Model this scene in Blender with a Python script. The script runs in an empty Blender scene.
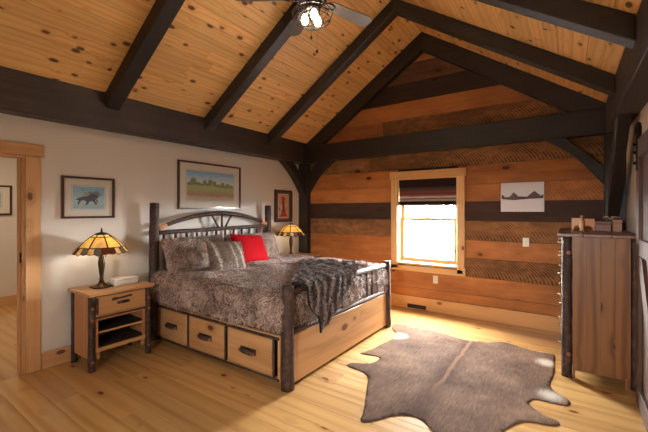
import bpy, bmesh, math, random
import numpy as np
from mathutils import Vector, Matrix, noise as mnoise
from mathutils.geometry import delaunay_2d_cdt

random.seed(7); RNG = np.random.default_rng(7)
SC = bpy.context.scene; COL = SC.collection
R = math.radians

# ------------------------------------------------------------------ camera, world, light, exposure
cam_d = bpy.data.cameras.new('camera'); cam = bpy.data.objects.new('camera', cam_d); COL.objects.link(cam)
cam.location = (0, 0, 1.5); cam.rotation_euler = (R(90), 0, R(34.65))
cam_d.sensor_width = 36; cam_d.lens = 353 / 648 * 36; cam_d.shift_y = -5.7 / 648; cam_d.clip_start = .02
SC.camera = cam
SC.view_settings.view_transform = 'Standard'; SC.view_settings.look = 'None'
SC.view_settings.gamma = 1; SC.view_settings.use_curve_mapping = False
SC.view_settings.exposure = 0.0
SC.cycles.use_denoising = True
SC.cycles.max_bounces = 10; SC.cycles.diffuse_bounces = 6; SC.cycles.transparent_max_bounces = 12
SC.cycles.sample_clamp_indirect = 6; SC.cycles.caustics_reflective = False; SC.cycles.caustics_refractive = False

W = bpy.data.worlds.new('overcast_sky'); SC.world = W; W.use_nodes = True
W.node_tree.nodes['Background'].inputs['Color'].default_value = (1, .985, .965, 1)
W.node_tree.nodes['Background'].inputs['Strength'].default_value = 225

def portal(name, loc, rot, sx, sy):
    l = bpy.data.lights.new(name, 'AREA'); l.shape = 'RECTANGLE'; l.size = sx; l.size_y = sy; l.cycles.is_portal = True
    o = bpy.data.objects.new(name, l); COL.objects.link(o); o.location = loc; o.rotation_euler = rot; return o
portal('portal_gable_window', (-1.745, 5.40, 1.20), (R(-90), 0, 0), .90, 1.15)   # daylight through the gable window
portal('portal_fill_window', (-.6, -1.78, 1.50), (R(90), 0, 0), .34, .85)        # fill light through an unseen window added behind the camera

FAN_BULB = 22; LAMP_W = 9; HALL_W = 90

# ------------------------------------------------------------------ room numbers (metres)
XL, XR, YG, YF = -4.09, .53, 5.22, -1.6
XC = (XL + XR) / 2; APEX = 4.14; SL = .667
def ceil_z(x): return APEX - SL * abs(x - XC)

# ------------------------------------------------------------------ material helpers
class NT:
    def __init__(s, name):
        s.m = bpy.data.materials.new(name); s.m.use_nodes = True; s.t = s.m.node_tree
        s.p = s.t.nodes['Principled BSDF']; s.out = s.t.nodes['Material Output']
    def n(s, typ, inp=None, **kw):
        nd = s.t.nodes.new(typ)
        for k, v in kw.items(): setattr(nd, k, v)
        for k, v in (inp or {}).items(): s.set(nd.inputs[k], v)
        return nd
    def set(s, sock, v):
        if isinstance(v, bpy.types.NodeSocket): s.t.links.new(v, sock)
        elif isinstance(v, bpy.types.Node): s.t.links.new(v.outputs[0], sock)
        else: sock.default_value = v
    def math(s, op, a, b=0.0, c=0.0, clamp=False):
        nd = s.n('ShaderNodeMath', operation=op, use_clamp=clamp)
        for i, v in enumerate((a, b, c)): s.set(nd.inputs[i], v)
        return nd.outputs[0]
    def vmul(s, a, b):
        nd = s.n('ShaderNodeVectorMath', operation='MULTIPLY'); s.set(nd.inputs[0], a); s.set(nd.inputs[1], b); return nd.outputs[0]
    def vadd(s, a, b):
        nd = s.n('ShaderNodeVectorMath', operation='ADD'); s.set(nd.inputs[0], a); s.set(nd.inputs[1], b); return nd.outputs[0]
    def mix(s, f, a, b, mode='MIX'):
        nd = s.n('ShaderNodeMix', data_type='RGBA', blend_type=mode)
        s.set(nd.inputs[0], f); s.set(nd.inputs[6], a); s.set(nd.inputs[7], b); return nd.outputs[2]
    def smooth(s, v, lo, hi, a=0., b=1.):
        nd = s.n('ShaderNodeMapRange', interpolation_type='SMOOTHSTEP')
        for i, x in enumerate((v, lo, hi, a, b)): s.set(nd.inputs[i], x)
        return nd.outputs[0]
    def ramp(s, f, stops, interp='LINEAR'):
        nd = s.n('ShaderNodeValToRGB'); s.set(nd.inputs[0], f); r = nd.color_ramp; r.interpolation = interp
        while len(r.elements) < len(stops): r.elements.new(.5)
        for e, (p, c) in zip(r.elements, stops): e.position = p; e.color = rgb(c)
        return nd.outputs[0]
    def noise(s, vec, scale=5., detail=3., rough=.5, dist=0.):
        return s.n('ShaderNodeTexNoise', {'Vector': vec, 'Scale': scale, 'Detail': detail, 'Roughness': rough, 'Distortion': dist}).outputs[0]
    def bump(s, h, strength=.3, dist=.01):
        s.set(s.p.inputs['Normal'], s.n('ShaderNodeBump', {'Height': h, 'Strength': strength, 'Distance': dist}).outputs[0])
    def pr(s, **kw):
        for k, v in kw.items(): s.set(s.p.inputs[k.replace('_', ' ')], v)
        return s.m
def rgb(c):
    """sRGB 0-255 triple -> linear rgba"""
    if len(c) == 4: return c
    f = lambda x: (x / 255 / 12.92) if x / 255 <= .04045 else ((x / 255 + .055) / 1.055) ** 2.4
    return (f(c[0]), f(c[1]), f(c[2]), 1)
M = {}
def plain(name, c, rough=.5, metal=0., **kw):
    t = NT(name); t.pr(Base_Color=rgb(c), Roughness=rough, Metallic=metal, **kw); M[name] = t.m; return t.m

def wood_coords(t, axis):
    tc = t.n('ShaderNodeTexCoord').outputs['Object']
    rnd = t.n('ShaderNodeObjectInfo').outputs['Random']
    sp = t.n('ShaderNodeSeparateXYZ', {0: tc}).outputs
    o = {'x': (0, 1, 2), 'y': (1, 0, 2), 'z': (2, 0, 1)}[axis]
    cv = t.n('ShaderNodeCombineXYZ', {0: sp[o[0]], 1: sp[o[1]], 2: sp[o[2]]}).outputs[0]
    off = t.n('ShaderNodeCombineXYZ', {0: t.math('MULTIPLY', rnd, 37.), 1: t.math('MULTIPLY', rnd, 91.), 2: t.math('MULTIPLY', rnd, 53.)}).outputs[0]
    return t.vadd(cv, off), cv, rnd

def wood(name, light, mid, knotc, axis='x', rough=.45, coat=0., coat_rough=.15, knots=.55, knot_scale=1., var=.25, rings=.5, bump=.12, ring_scale=16, warm=None, saw=0., sawc=None, spec=.5, ksize=1.):
    t = NT(name); v, cv, rnd = wood_coords(t, axis)
    # knots
    kv = t.vmul(v, (3.6 * knot_scale, 6.5 * knot_scale, 6.5 * knot_scale))
    vo = t.n('ShaderNodeTexVoronoi', {'Vector': kv, 'Scale': 1., 'Randomness': 1.}); d = vo.outputs['Distance']
    pick = t.math('GREATER_THAN', t.n('ShaderNodeSeparateXYZ', {0: vo.outputs['Color']}).outputs[0], 1 - knots)
    wob = t.noise(v, 60, 2)
    dd = t.math('ADD', d, t.math('MULTIPLY', t.math('SUBTRACT', wob, .5), .05))
    core = t.math('MULTIPLY', t.smooth(dd, .17 * ksize, .10 * ksize), pick)
    halo = t.math('MULTIPLY', t.smooth(d, .45, .12), pick)
    # grain, bent round the knots
    bend = t.n('ShaderNodeCombineXYZ', {0: 0., 1: t.math('MULTIPLY', halo, .035), 2: t.math('MULTIPLY', halo, .02)}).outputs[0]
    gv = t.vadd(v, bend)
    g1 = t.noise(t.vmul(gv, (.7, 22, 22)), 1., 5, .6)
    g2 = t.noise(t.vmul(gv, (3., 150, 150)), 1., 3, .6)
    wv = t.n('ShaderNodeTexWave', {'Vector': t.vmul(gv, (.13, 1, .8)), 'Scale': ring_scale / 3, 'Distortion': 9., 'Detail': 2., 'Detail Scale': .8}, wave_type='BANDS', bands_direction='Y').outputs['Fac']
    wv = t.math('POWER', wv, 2.2)
    g = t.math('ADD', t.math('MULTIPLY', g1, .75), t.math('MULTIPLY', wv, rings * .5))
    g = t.math('ADD', g, t.math('MULTIPLY', t.math('SUBTRACT', g2, .5), .35))
    g = t.math('SUBTRACT', g, .12, clamp=True)
    c = t.mix(t.smooth(g, .1, .85), rgb(light), rgb(mid))
    # tone of each board
    hv = t.n('ShaderNodeTexWhiteNoise', {1: t.math('MULTIPLY', rnd, 713.)}, noise_dimensions='1D').outputs[0]
    val = t.math('ADD', t.math('MULTIPLY', rnd, var), 1 - var * .5)
    if warm: c = t.mix(t.math('MULTIPLY', hv, .55), c, rgb(warm))
    hs = t.n('ShaderNodeHueSaturation', {'Value': val, 'Color': c, 'Saturation': 1.}); c = hs.outputs[0]
    c = t.mix(t.math('MULTIPLY', halo, .2), c, rgb(mid), 'MULTIPLY')
    hgt = t.math('ADD', t.math('MULTIPLY', g2, .6), t.math('MULTIPLY', g1, .6))
    if saw:
        sp = t.n('ShaderNodeSeparateXYZ', {0: v}).outputs
        spc = t.n('ShaderNodeSeparateXYZ', {0: cv}).outputs
        y = spc[1] if axis != 'y' else spc[1]
        yy = spc[2] if axis == 'x' else spc[1]
        ph = t.math('ADD', sp[0], t.math('ADD', t.math('MULTIPLY', yy, .9), t.math('MULTIPLY', t.math('MULTIPLY', yy, yy), 2.0)))
        ph = t.math('ADD', ph, t.math('MULTIPLY', t.noise(t.vmul(v, (2, 6, 6)), 1, 2), .035))
        st = t.math('SINE', t.math('MULTIPLY', ph, 2 * math.pi / .042))
        brk = t.noise(t.vmul(v, (10, 18, 18)), 1., 3)
        msk = t.smooth(t.noise(t.vmul(v, (.9, 3, 3)), 1., 2), .28, .5)
        stain = t.smooth(t.noise(t.vmul(v, (1.3, 4, 4)), 1., 4, .6), .3, .7, .66, 1.1)
        c = t.n('ShaderNodeHueSaturation', {'Value': stain, 'Color': c}).outputs[0]
        stc = t.math('MULTIPLY', t.math('MULTIPLY', t.smooth(t.math('ADD', st, t.math('MULTIPLY', t.math('SUBTRACT', brk, .5), 5.)), .0, 1.0), msk), saw, clamp=True)
        c = t.mix(stc, c, rgb(sawc))
        hgt = t.math('SUBTRACT', hgt, t.math('MULTIPLY', stc, .8))
    c = t.mix(t.math('MULTIPLY', core, .92), c, rgb(knotc))
    t.bump(hgt, bump, .004)
    t.pr(Base_Color=c, Roughness=rough, Coat_Weight=coat, Coat_Roughness=coat_rough, Specular_IOR_Level=spec)
    M[name] = t.m; return t.m

# pine, barn board, hickory, timber
wood('floor_pine', (206, 168, 108), (174, 130, 74), (96, 54, 28), 'x', .5, 1., .06, .25, 1.1, .22, .75, .05, 7, warm=(186, 142, 90), spec=.05)
wood('ceiling_pine', (244, 202, 136), (224, 170, 102), (72, 32, 14), 'y', .45, .1, .3, .95, 1.25, .22, .7, .08, ksize=1.25)
wood('trim_pine', (208, 164, 116), (184, 134, 86), (96, 48, 22), 'z', .42, .1, .3, .5, 1., .12, .5)
wood('trim_pine_y', (208, 164, 116), (184, 134, 86), (96, 48, 22), 'y', .42, .1, .3, .5, 1., .12, .5)
wood('trim_pine_x', (214, 166, 106), (190, 134, 76), (96, 48, 22), 'x', .42, .1, .3, .6, .9, .12, .5)
wood('window_pine', (222, 180, 122), (204, 152, 92), (110, 54, 24), 'z', .4, .1, .3, .5, 1.1, .08, .4)
wood('window_pine_x', (222, 180, 122), (204, 152, 92), (110, 54, 24), 'x', .4, .1, .3, .5, 1.1, .08, .4)
wood('barn_orange', (186, 122, 66), (148, 88, 44), (64, 34, 18), 'x', .6, 0, .3, .45, .8, .26, .4, .2, 9, saw=.22, sawc=(112, 64, 34), spec=.3)
wood('barn_rough', (156, 112, 74), (118, 80, 50), (54, 32, 20), 'x', .8, 0, .3, .3, .7, .2, .4, .35, 9, saw=.8, sawc=(64, 44, 32), spec=.2)
wood('barn_mid', (124, 86, 60), (92, 60, 42), (46, 28, 18), 'x', .8, 0, .3, .3, .7, .2, .4, .3, 9, saw=.4, sawc=(60, 40, 30), spec=.2)
wood('barn_dark', (76, 54, 44), (50, 36, 30), (26, 18, 14), 'x', .7, 0, .3, .3, .7, .15, .5, .3, 9, saw=.2, sawc=(36, 27, 23), spec=.25)
wood('hickory_x', (192, 146, 98), (152, 106, 65), (74, 34, 20), 'x', .42, .2, .2, .6, .75, .08, .5, spec=.3)
wood('hickory_y', (194, 148, 100), (156, 110, 68), (84, 40, 22), 'y', .42, .2, .2, .7, .62, .08, .5, spec=.3)
wood('hickory_z', (184, 130, 84), (150, 98, 58), (70, 34, 18), 'z', .42, .15, .2, .5, .8, .14, .5, spec=.3)
wood('dresser_z', (140, 93, 53), (108, 68, 37), (46, 22, 11), 'z', .42, .15, .2, .8, .8, .16, 1., ring_scale=9, spec=.3, ksize=1.2)
wood('dresser_top', (112, 68, 44), (86, 50, 32), (44, 22, 14), 'y', .4, .2, .2, .2, 1., .05, .5)
wood('barn_door', (84, 58, 42), (64, 43, 32), (36, 22, 15), 'z', .6, 0, .2, .3, .8, .2, .5)
wood('picture_wood', (74, 44, 30), (52, 30, 22), (34, 18, 12), 'y', .35, .2, .2, 0., 1., .05, .3)

def timber(name, axis, k=1.):
    t = NT(name); v, cv, rnd = wood_coords(t, axis)
    g1 = t.noise(t.vmul(v, (1.2, 26, 26)), 1., 5, .6); blot = t.noise(v, 3.5, 3)
    c = t.ramp(t.math('ADD', t.math('MULTIPLY', g1, .6), t.math('MULTIPLY', blot, .4)), [(.25, (24 * k, 18 * k, 16 * k)), (.55, (40 * k, 32 * k, 29 * k)), (.8, (58 * k, 48 * k, 44 * k))])
    t.bump(g1, .25, .006); t.pr(Base_Color=c, Roughness=.5); M[name] = t.m
for a in 'xyz': timber('timber_' + a, a)
timber('timber_plate_lit', 'y', 1.35)  # lighter copy of the timber, light on the plates put into its colour

def bark(name, lo, mi, hi, scale=1.):
    t = NT(name); tc = t.n('ShaderNodeTexCoord').outputs['Object']
    n1 = t.noise(tc, 26 * scale, 5, .65); n2 = t.noise(tc, 9 * scale, 3)
    c = t.ramp(t.math('ADD', t.math('MULTIPLY', n1, .7), t.math('MULTIPLY', n2, .3)), [(.3, lo), (.52, mi), (.72, hi)])
    t.bump(n1, .8, .012); t.pr(Base_Color=c, Roughness=.62); M[name] = t.m
bark('bark', (28, 16, 11), (60, 37, 27), (106, 76, 58))
bark('bark_red', (36, 20, 15), (74, 46, 34), (122, 92, 74))
plain('cut_wood', (206, 140, 96), .5); plain('cut_heart', (134, 74, 46), .5)

def paint(name, c, rough=.7):
    t = NT(name); tc = t.n('ShaderNodeTexCoord').outputs['Object']
    t.bump(t.noise(tc, 220, 2), .06, .002)
    t.pr(Base_Color=t.mix(t.math('MULTIPLY', t.noise(tc, 1.3, 2), .12), rgb(c), rgb(tuple(x - 14 for x in c))), Roughness=rough); M[name] = t.m
paint('wall_paint', (215, 211, 204)); paint('snow', (225, 228, 235)); paint('plaster_dark', (150, 140, 125))

plain('black_iron', (22, 20, 20), .4, .7); plain('bronze', (62, 46, 32), .4, .8); plain('fan_metal', (58, 50, 46), .35, .8)
plain('fan_blade', (92, 84, 78), .42, .1); plain('white_plastic', (228, 222, 206), .35); plain('white_box', (226, 222, 214), .5)
plain('dark_slot', (20, 16, 14), .6); plain('mat_board', (236, 228, 216), .8); plain('mat_line', (120, 110, 98), .8)
plain('dark_recess', (34, 24, 18), .7); plain('vent_metal', (38, 26, 20), .45, .5); plain('chrome', (200, 196, 190), .25, 1.)
plain('wood_cream', (222, 176, 130), .5); plain('wood_tan', (206, 138, 88), .5); plain('box_brown', (126, 82, 66), .5); plain('box_tan', (160, 112, 80), .5)
plain('shaded_inside', (52, 36, 28), .6); plain('tree_bark', (120, 116, 116), .9)  # nightstand shelves and back: shade inside painted into the dark colour
plain('canvas_white', (228, 230, 240), .75); plain('canvas_grey', (88, 80, 86), .8); plain('canvas_roof', (104, 92, 98), .8); plain('canvas_red', (120, 78, 84), .8)

def pane_mat():
    t = NT('glass_pane'); t.t.nodes.remove(t.p)
    tr = t.n('ShaderNodeBsdfTransparent', {'Color': (.96, .97, .97, 1)}); gl = t.n('ShaderNodeBsdfGlossy', {'Roughness': .03})
    fc = t.n('ShaderNodeLayerWeight', {'Blend': .5}).outputs['Facing']
    mx = t.n('ShaderNodeMixShader'); t.set(mx.inputs[0], t.math('ADD', t.math('MULTIPLY', t.math('POWER', fc, 5.), .45), .025)); t.set(mx.inputs[1], tr.outputs[0]); t.set(mx.inputs[2], gl.outputs[0])
    t.t.links.new(mx.outputs[0], t.out.inputs[0]); M['glass_pane'] = t.m
pane_mat()
def stained(name, c, c2, scale=30):
    t = NT(name); tc = t.n('ShaderNodeTexCoord').outputs['Object']
    col = t.mix(t.smooth(t.noise(tc, scale, 3), .35, .65), rgb(c), rgb(c2))
    tl = t.n('ShaderNodeBsdfTranslucent', {'Color': col}); mx = t.n('ShaderNodeMixShader', {0: .72})
    t.pr(Base_Color=col, Roughness=.18)
    t.set(mx.inputs[1], t.p.outputs[0]); t.set(mx.inputs[2], tl.outputs[0]); t.t.links.new(mx.outputs[0], t.out.inputs[0]); M[name] = t.m
stained('amber_glass', (255, 240, 176), (253, 222, 132)); stained('cream_glass', (250, 232, 190), (234, 200, 142)); stained('brown_glass', (150, 88, 48), (110, 60, 40), 60)
stained('blue_glass', (104, 108, 118), (150, 140, 120), 60)
def emit(name, c, s):
    t = NT(name); t.pr(Base_Color=(1, 1, 1, 1), Emission_Color=rgb(c), Emission_Strength=s); M[name] = t.m
emit('bulb_fan', (255, 232, 204), FAN_BULB * 6); emit('bulb_lamp', (255, 236, 206), LAMP_W * 12); emit('hall_fill_glow', (255, 226, 196), HALL_W)

def attr_fur(name, rough=.75, sheen=.25):
    t = NT(name); a = t.n('ShaderNodeAttribute', attribute_name='fur'); t.pr(Base_Color=a.outputs['Color'], Roughness=rough, Sheen_Weight=sheen, Sheen_Roughness=.4); M[name] = t.m
attr_fur('fur_strand')
def fabric(name, c, c2, scale=300, rough=.85):
    t = NT(name); tc = t.n('ShaderNodeTexCoord').outputs['Object']; n = t.noise(tc, scale, 2); n2 = t.noise(tc, 8, 3)
    t.bump(n, .3, .003); t.pr(Base_Color=t.mix(t.math('ADD', t.math('MULTIPLY', n, .5), t.math('MULTIPLY', n2, .5)), rgb(c), rgb(c2)), Roughness=rough, Specular_IOR_Level=.08); M[name] = t.m
fabric('fur_base', (120, 98, 86), (96, 78, 68), 60); fabric('throw_base', (52, 40, 36), (36, 28, 26), 60)
fabric('red_cotton', (150, 0, 14), (132, 0, 10)); fabric('pillow_stripe', (120, 100, 88), (98, 80, 70), 60); fabric('mattress_white', (200, 192, 182), (186, 178, 168))
fabric('shade_dark', (48, 36, 34), (38, 28, 28), 200)

# ------------------------------------------------------------------ mesh helpers
class MB:
    def __init__(s): s.v = []; s.f = []; s.mi = []; s.sm = []
    def add(s, vs, fs, mi=0, smooth=False):
        b = len(s.v); s.v += [tuple(p) for p in vs]
        for k, f in enumerate(fs): s.f.append([b + i for i in f]); s.mi.append(mi if isinstance(mi, int) else mi[k]); s.sm.append(smooth)
        return s
    def box(s, x0, x1, y0, y1, z0, z1, b=.002, mi=0, mat=None):
        c = Vector(((x0 + x1) / 2, (y0 + y1) / 2, (z0 + z1) / 2)); h = (abs(x1 - x0) / 2, abs(y1 - y0) / 2, abs(z1 - z0) / 2); b = min(b, min(h) * .6)
        vs, ix = [], {}
        for sx in (-1, 1):
            for sy in (-1, 1):
                for sz in (-1, 1):
                    for a in range(3):
                        e = [h[0] - b, h[1] - b, h[2] - b]; e[a] = h[a]
                        ix[sx, sy, sz, a] = len(vs); p = Vector((sx * e[0], sy * e[1], sz * e[2]))
                        vs.append((mat @ p if mat else p) + c)
        fs = []
        S = (-1, 1)
        for q in S:
            fs.append([ix[q, -1, -1, 0], ix[q, 1, -1, 0], ix[q, 1, 1, 0], ix[q, -1, 1, 0]])
            fs.append([ix[-1, q, -1, 1], ix[1, q, -1, 1], ix[1, q, 1, 1], ix[-1, q, 1, 1]])
            fs.append([ix[-1, -1, q, 2], ix[1, -1, q, 2], ix[1, 1, q, 2], ix[-1, 1, q, 2]])
        for a in S:
            for c2 in S:
                fs.append([ix[a, c2, -1, 0], ix[a, c2, 1, 0], ix[a, c2, 1, 1], ix[a, c2, -1, 1]])
                fs.append([ix[a, -1, c2, 0], ix[a, 1, c2, 0], ix[a, 1, c2, 2], ix[a, -1, c2, 2]])
                fs.append([ix[-1, a, c2, 1], ix[1, a, c2, 1], ix[1, a, c2, 2], ix[-1, a, c2, 2]])
                for d in S: fs.append([ix[a, c2, d, 0], ix[a, c2, d, 1], ix[a, c2, d, 2]])
        return s.add(vs, fs, mi)
    def prism(s, poly, axis, a0, a1, mi=0):
        """poly in the two remaining axes (in x,y,z order), extruded along axis from a0 to a1"""
        n = len(poly)
        def mk(p, a): return {'x': (a, p[0], p[1]), 'y': (p[0], a, p[1]), 'z': (p[0], p[1], a)}[axis]
        vs = [mk(p, a0) for p in poly] + [mk(p, a1) for p in poly]
        fs = [list(range(n)), list(range(2 * n - 1, n - 1, -1))] + [[i, (i + 1) % n, n + (i + 1) % n, n + i] for i in range(n)]
        return s.add(vs, fs, mi)
    def tube(s, pts, rad, sides=12, rough=0., mi=0, cap=1, seed=0, closed=False):
        pts = [Vector(p) for p in pts]; n = len(pts); vs, fs, m = [], [], []
        up = None
        for i, p in enumerate(pts):
            if closed: d = (pts[(i + 1) % n] - pts[i - 1]).normalized()
            else: d = (pts[min(i + 1, n - 1)] - pts[max(i - 1, 0)]).normalized()
            if up is None: up = Vector((0, 0, 1)) if abs(d.z) < .9 else Vector((1, 0, 0))
            u = (up - d * up.dot(d)).normalized(); w = d.cross(u); up = u
            r = rad[i] if isinstance(rad, (list, tuple)) else rad
            for k in range(sides):
                a = 2 * math.pi * k / sides
                rr = r * (1 + rough * mnoise.noise(Vector((math.cos(a) * 1.6 + seed * 7.3, math.sin(a) * 1.6, i * .55 + seed)))) if rough else r
                vs.append(p + (u * math.cos(a) + w * math.sin(a)) * rr)
        for i in range(n if closed else n - 1):
            j = (i + 1) % n
            for k in range(sides): fs.append([i * sides + k, i * sides + (k + 1) % sides, j * sides + (k + 1) % sides, j * sides + k]); m.append(mi)
        b = len(s.v); s.add(vs, fs, m, True)
        if not closed:
            for i, q in ((0, pts[0]), (n - 1, pts[-1])):
                base = len(s.v); s.v.append(tuple(q + (pts[i] - pts[1 if i == 0 else n - 2]).normalized() * (rad[i] if isinstance(rad, (list, tuple)) else rad) * .12))
                for k in range(sides): s.f.append([b + i * sides + k, b + i * sides + (k + 1) % sides, base]); s.mi.append(cap if cap is not None else mi); s.sm.append(False)
        return s
    def lathe(s, prof, c=(0, 0, 0), seg=20, mi=0):
        vs, fs = [], []; n = len(prof)
        for r, z in prof:
            for k in range(seg):
                a = 2 * math.pi * k / seg; vs.append((c[0] + r * math.cos(a), c[1] + r * math.sin(a), c[2] + z))
        for i in range(n - 1):
            for k in range(seg): fs.append([i * seg + k, i * seg + (k + 1) % seg, (i + 1) * seg + (k + 1) % seg, (i + 1) * seg + k])
        fs.append(list(range(seg))); fs.append(list(range((n - 1) * seg, n * seg)))
        return s.add(vs, fs, mi, True)
ORG = {}
def link(name, mb, mats, parent=None, origin=None, recalc=True):
    """ONE mesh object; mb is in world coordinates"""
    org = Vector(ORG[parent.name]) if parent else Vector(origin or (0, 0, 0))
    loc = Vector((0, 0, 0))
    if parent and origin: loc = Vector(origin) - org; base = Vector(origin)
    else: base = org
    me = bpy.data.meshes.new(name)
    me.from_pydata([tuple(Vector(p) - base) for p in mb.v], [], mb.f)
    if isinstance(mats, str): mats = [mats]
    for m in mats: me.materials.append(M[m])
    me.polygons.foreach_set('material_index', [min(i, len(mats) - 1) for i in mb.mi]); me.polygons.foreach_set('use_smooth', mb.sm)
    if recalc:
        bm = bmesh.new(); bm.from_mesh(me); bmesh.ops.recalc_face_normals(bm, faces=bm.faces); bm.to_mesh(me); bm.free()
    o = bpy.data.objects.new(name, me); COL.objects.link(o)
    if parent: o.parent = parent; o.location = loc; ORG[o.name] = tuple(base)
    else: o.location = base; ORG[o.name] = tuple(base)
    return o
def tag(o, label, cat, group=None):
    o['label'] = label; o['category'] = cat
    if group: o['group'] = group
    return o
def thing(name, label, cat, loc, group=None):
    o = bpy.data.objects.new(name, None); COL.objects.link(o); o.location = loc; o.empty_display_size = .1; ORG[o.name] = tuple(loc)
    return tag(o, label, cat, group)
def struct(name, mb, mats, label=None):
    o = link(name, mb, mats); o['kind'] = 'structure'
    if label: o['label'] = label
    return o
def dup(root, loc, label=None, group=None):
    def cp(o, par):
        c = o.copy(); COL.objects.link(c); c.parent = par
        for ch in o.children: cp(ch, c)
        return c
    c = cp(root, None); c.location = loc; ORG[c.name] = tuple(loc)
    if label: c['label'] = label
    if group: c['group'] = group
    return c
def lerp(a, b, t): return a + (b - a) * t
def line(a, b, n): return [tuple(lerp(a[i], b[i], k / (n - 1)) for i in range(3)) for k in range(n)]

# ------------------------------------------------------------------ setting: floor
HX = -7.30                                                   # far wall of the hall beyond the doorway
fl = struct('floor', MB().box(XL - .15, XR + .15, YF - .15, YG + .15, -.14, -.022), 'dark_recess', 'wide pine plank floor of the bedroom')
def lay_planks(parent, x0, x1, y0, y1, w=.19):
    y = y0; k = 0
    while y < y1 - .01:
        ye = min(y + w, y1); cuts = [x0]; x = x0 + random.uniform(.7, 2.6)
        while x < x1 - .5: cuts.append(x); x += random.uniform(1.7, 3.0)
        cuts.append(x1)
        for a, b in zip(cuts, cuts[1:]):
            c = ((a + b) / 2, (y + ye) / 2, -.011)
            link('plank', MB().box(a + .0006, b - .0006, y + .0006, ye - .0006, -.022, random.uniform(-.0006, 0), .0012), 'floor_pine', parent, c)
        y = ye; k += 1
lay_planks(fl, XL, XR, YF, YG)
fh = struct('floor_hall', MB().box(HX - .1, XL - .15, -.6, 3.6, -.14, -.022), 'dark_recess', 'pine plank floor of the hall beyond the doorway')
lay_planks(fh, HX, XL, -.55, 3.5)

# ------------------------------------------------------------------ setting: walls
T = .13
DY0, DY1, DZ = .22, 1.10, 2.0                                # doorway in the left wall
w = MB()
w.box(XL - T, XL, YF - T, DY0, 0, 2.62, 0).box(XL - T, XL, DY1, YG + T, 0, 2.62, 0).box(XL - T, XL, DY0, DY1, DZ, 2.62, 0)
struct('wall_left', w, 'wall_paint', 'greige painted wall behind the bed')
struct('wall_right', MB().box(XR, XR + T, YF - T, YG + T, 0, 2.62, 0), 'wall_paint', 'greige painted wall behind the dresser')
WX0, WX1, WZ0, WZ1 = -2.20, -1.29, .66, 1.99                 # window opening in the gable wall
yo = YG + .02
def gable(w, y0, y1, hx0, hx1, hz0, hz1):
    w.box(XL, hx0, y0, y1, 0, 2.5, 0).box(hx1, XR, y0, y1, 0, 2.5, 0).box(hx0, hx1, y0, y1, 0, hz0, 0).box(hx0, hx1, y0, y1, hz1, 2.5, 0)
    w.prism([(XL, 2.5), (XR, 2.5), (XR, ceil_z(XR)), (XC, APEX), (XL, ceil_z(XL))], 'y', y0, y1)
    return w
wb = struct('wall_back', gable(MB(), yo + .004, yo + T + .05, WX0, WX1, WZ0, WZ1), 'dark_recess', 'gable wall clad in rustic horizontal barn boards')
struct('wall_front', gable(MB(), YF - T, YF, -.77, -.43, 1.08, 1.93), 'wall_paint', 'painted gable wall behind the viewer')
# barn boards of the gable wall: z0, z1, [(x0, x1, kind), ...]
rows = [(.0, .19, [(XL, -2.6, 'o'), (-2.6, XR, 'o')]), (.19, .322, [(XL, XR, 'o')]), (.322, .57, [(XL, -2.9, 'r'), (-2.9, XR, 'o')]), (.57, .832, [(XL, -1.745, 'o'), (-1.745, XR, 'r')]),
        (.832, 1.085, [(XL, -1.745, 'o'), (-1.745, XR, 'o')]), (1.085, 1.355, [(XL, -1.745, 'r'), (-1.745, XR, 'r')]), (1.355, 1.622, [(XL, -1.745, 'd'), (-1.745, XR, 'd')]),
        (1.622, 1.866, [(XL, -1.745, 'o'), (-1.745, -.75, 'o'), (-.75, XR, 'q')]), (1.866, 2.135, [(XL, -1.745, 'o'), (-1.745, XR, 'o')]),
        (2.135, 2.40, [(XL, -2.7, 'r'), (-2.7, XR, 'r')]), (2.40, 2.66, [(XL, XR, 'o')]), (2.66, 2.915, [(XL, -2.45, 'q'), (-2.45, XR, 'r')]),
        (2.915, 3.178, [(XL, XR, 'o')]), (3.178, 3.465, [(XL, XR, 'd')]), (3.465, 3.758, [(XL, XR, 'm')]), (3.758, 4.02, [(XL, XR, 'o')]), (4.02, 4.13, [(XL, XR, 'm')])]
KM = {'o': 'barn_orange', 'r': 'barn_rough', 'd': 'barn_dark', 'm': 'barn_mid', 'q': 'barn_rough_orange'}
wood('barn_rough_orange', (188, 122, 68), (150, 90, 46), (60, 32, 18), 'x', .65, 0, .3, .25, .7, .1, .4, .3, 9, saw=.5, sawc=(96, 58, 34), spec=.3)
def xlim(z): return (APEX - z) / SL
for z0, z1, spans in rows:
    for x0, x1, k in spans:
        parts = [(x0, x1)]
        if z0 < WZ1 and z1 > WZ0:                            # the window opening interrupts the row
            parts = [(a, b) for a, b in ((x0, min(x1, WX0)), (max(x0, WX1), x1)) if b - a > .02]
        for a, b in parts:
            y1 = yo; y0 = YG - random.uniform(0, .006)
            zz0, zz1 = z0 + .0025, z1 - .0025
            # keep off the opening in height as well
            lo0, hi0 = max(a, XC - xlim(zz0)), min(b, XC + xlim(zz0)); lo1, hi1 = max(a, XC - xlim(zz1)), min(b, XC + xlim(zz1))
            if hi0 - lo0 < .03: continue
            e = .001
            m = MB().prism([(lo0 + e, zz0), (hi0 - e, zz0), (max(hi1 - e, lo1 + .01), zz1), (lo1 + e, zz1)], 'y', y0, y1 + .003)
            link('plank', m, KM[k], wb, ((lo0 + hi0) / 2, YG, (z0 + z1) / 2))
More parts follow.
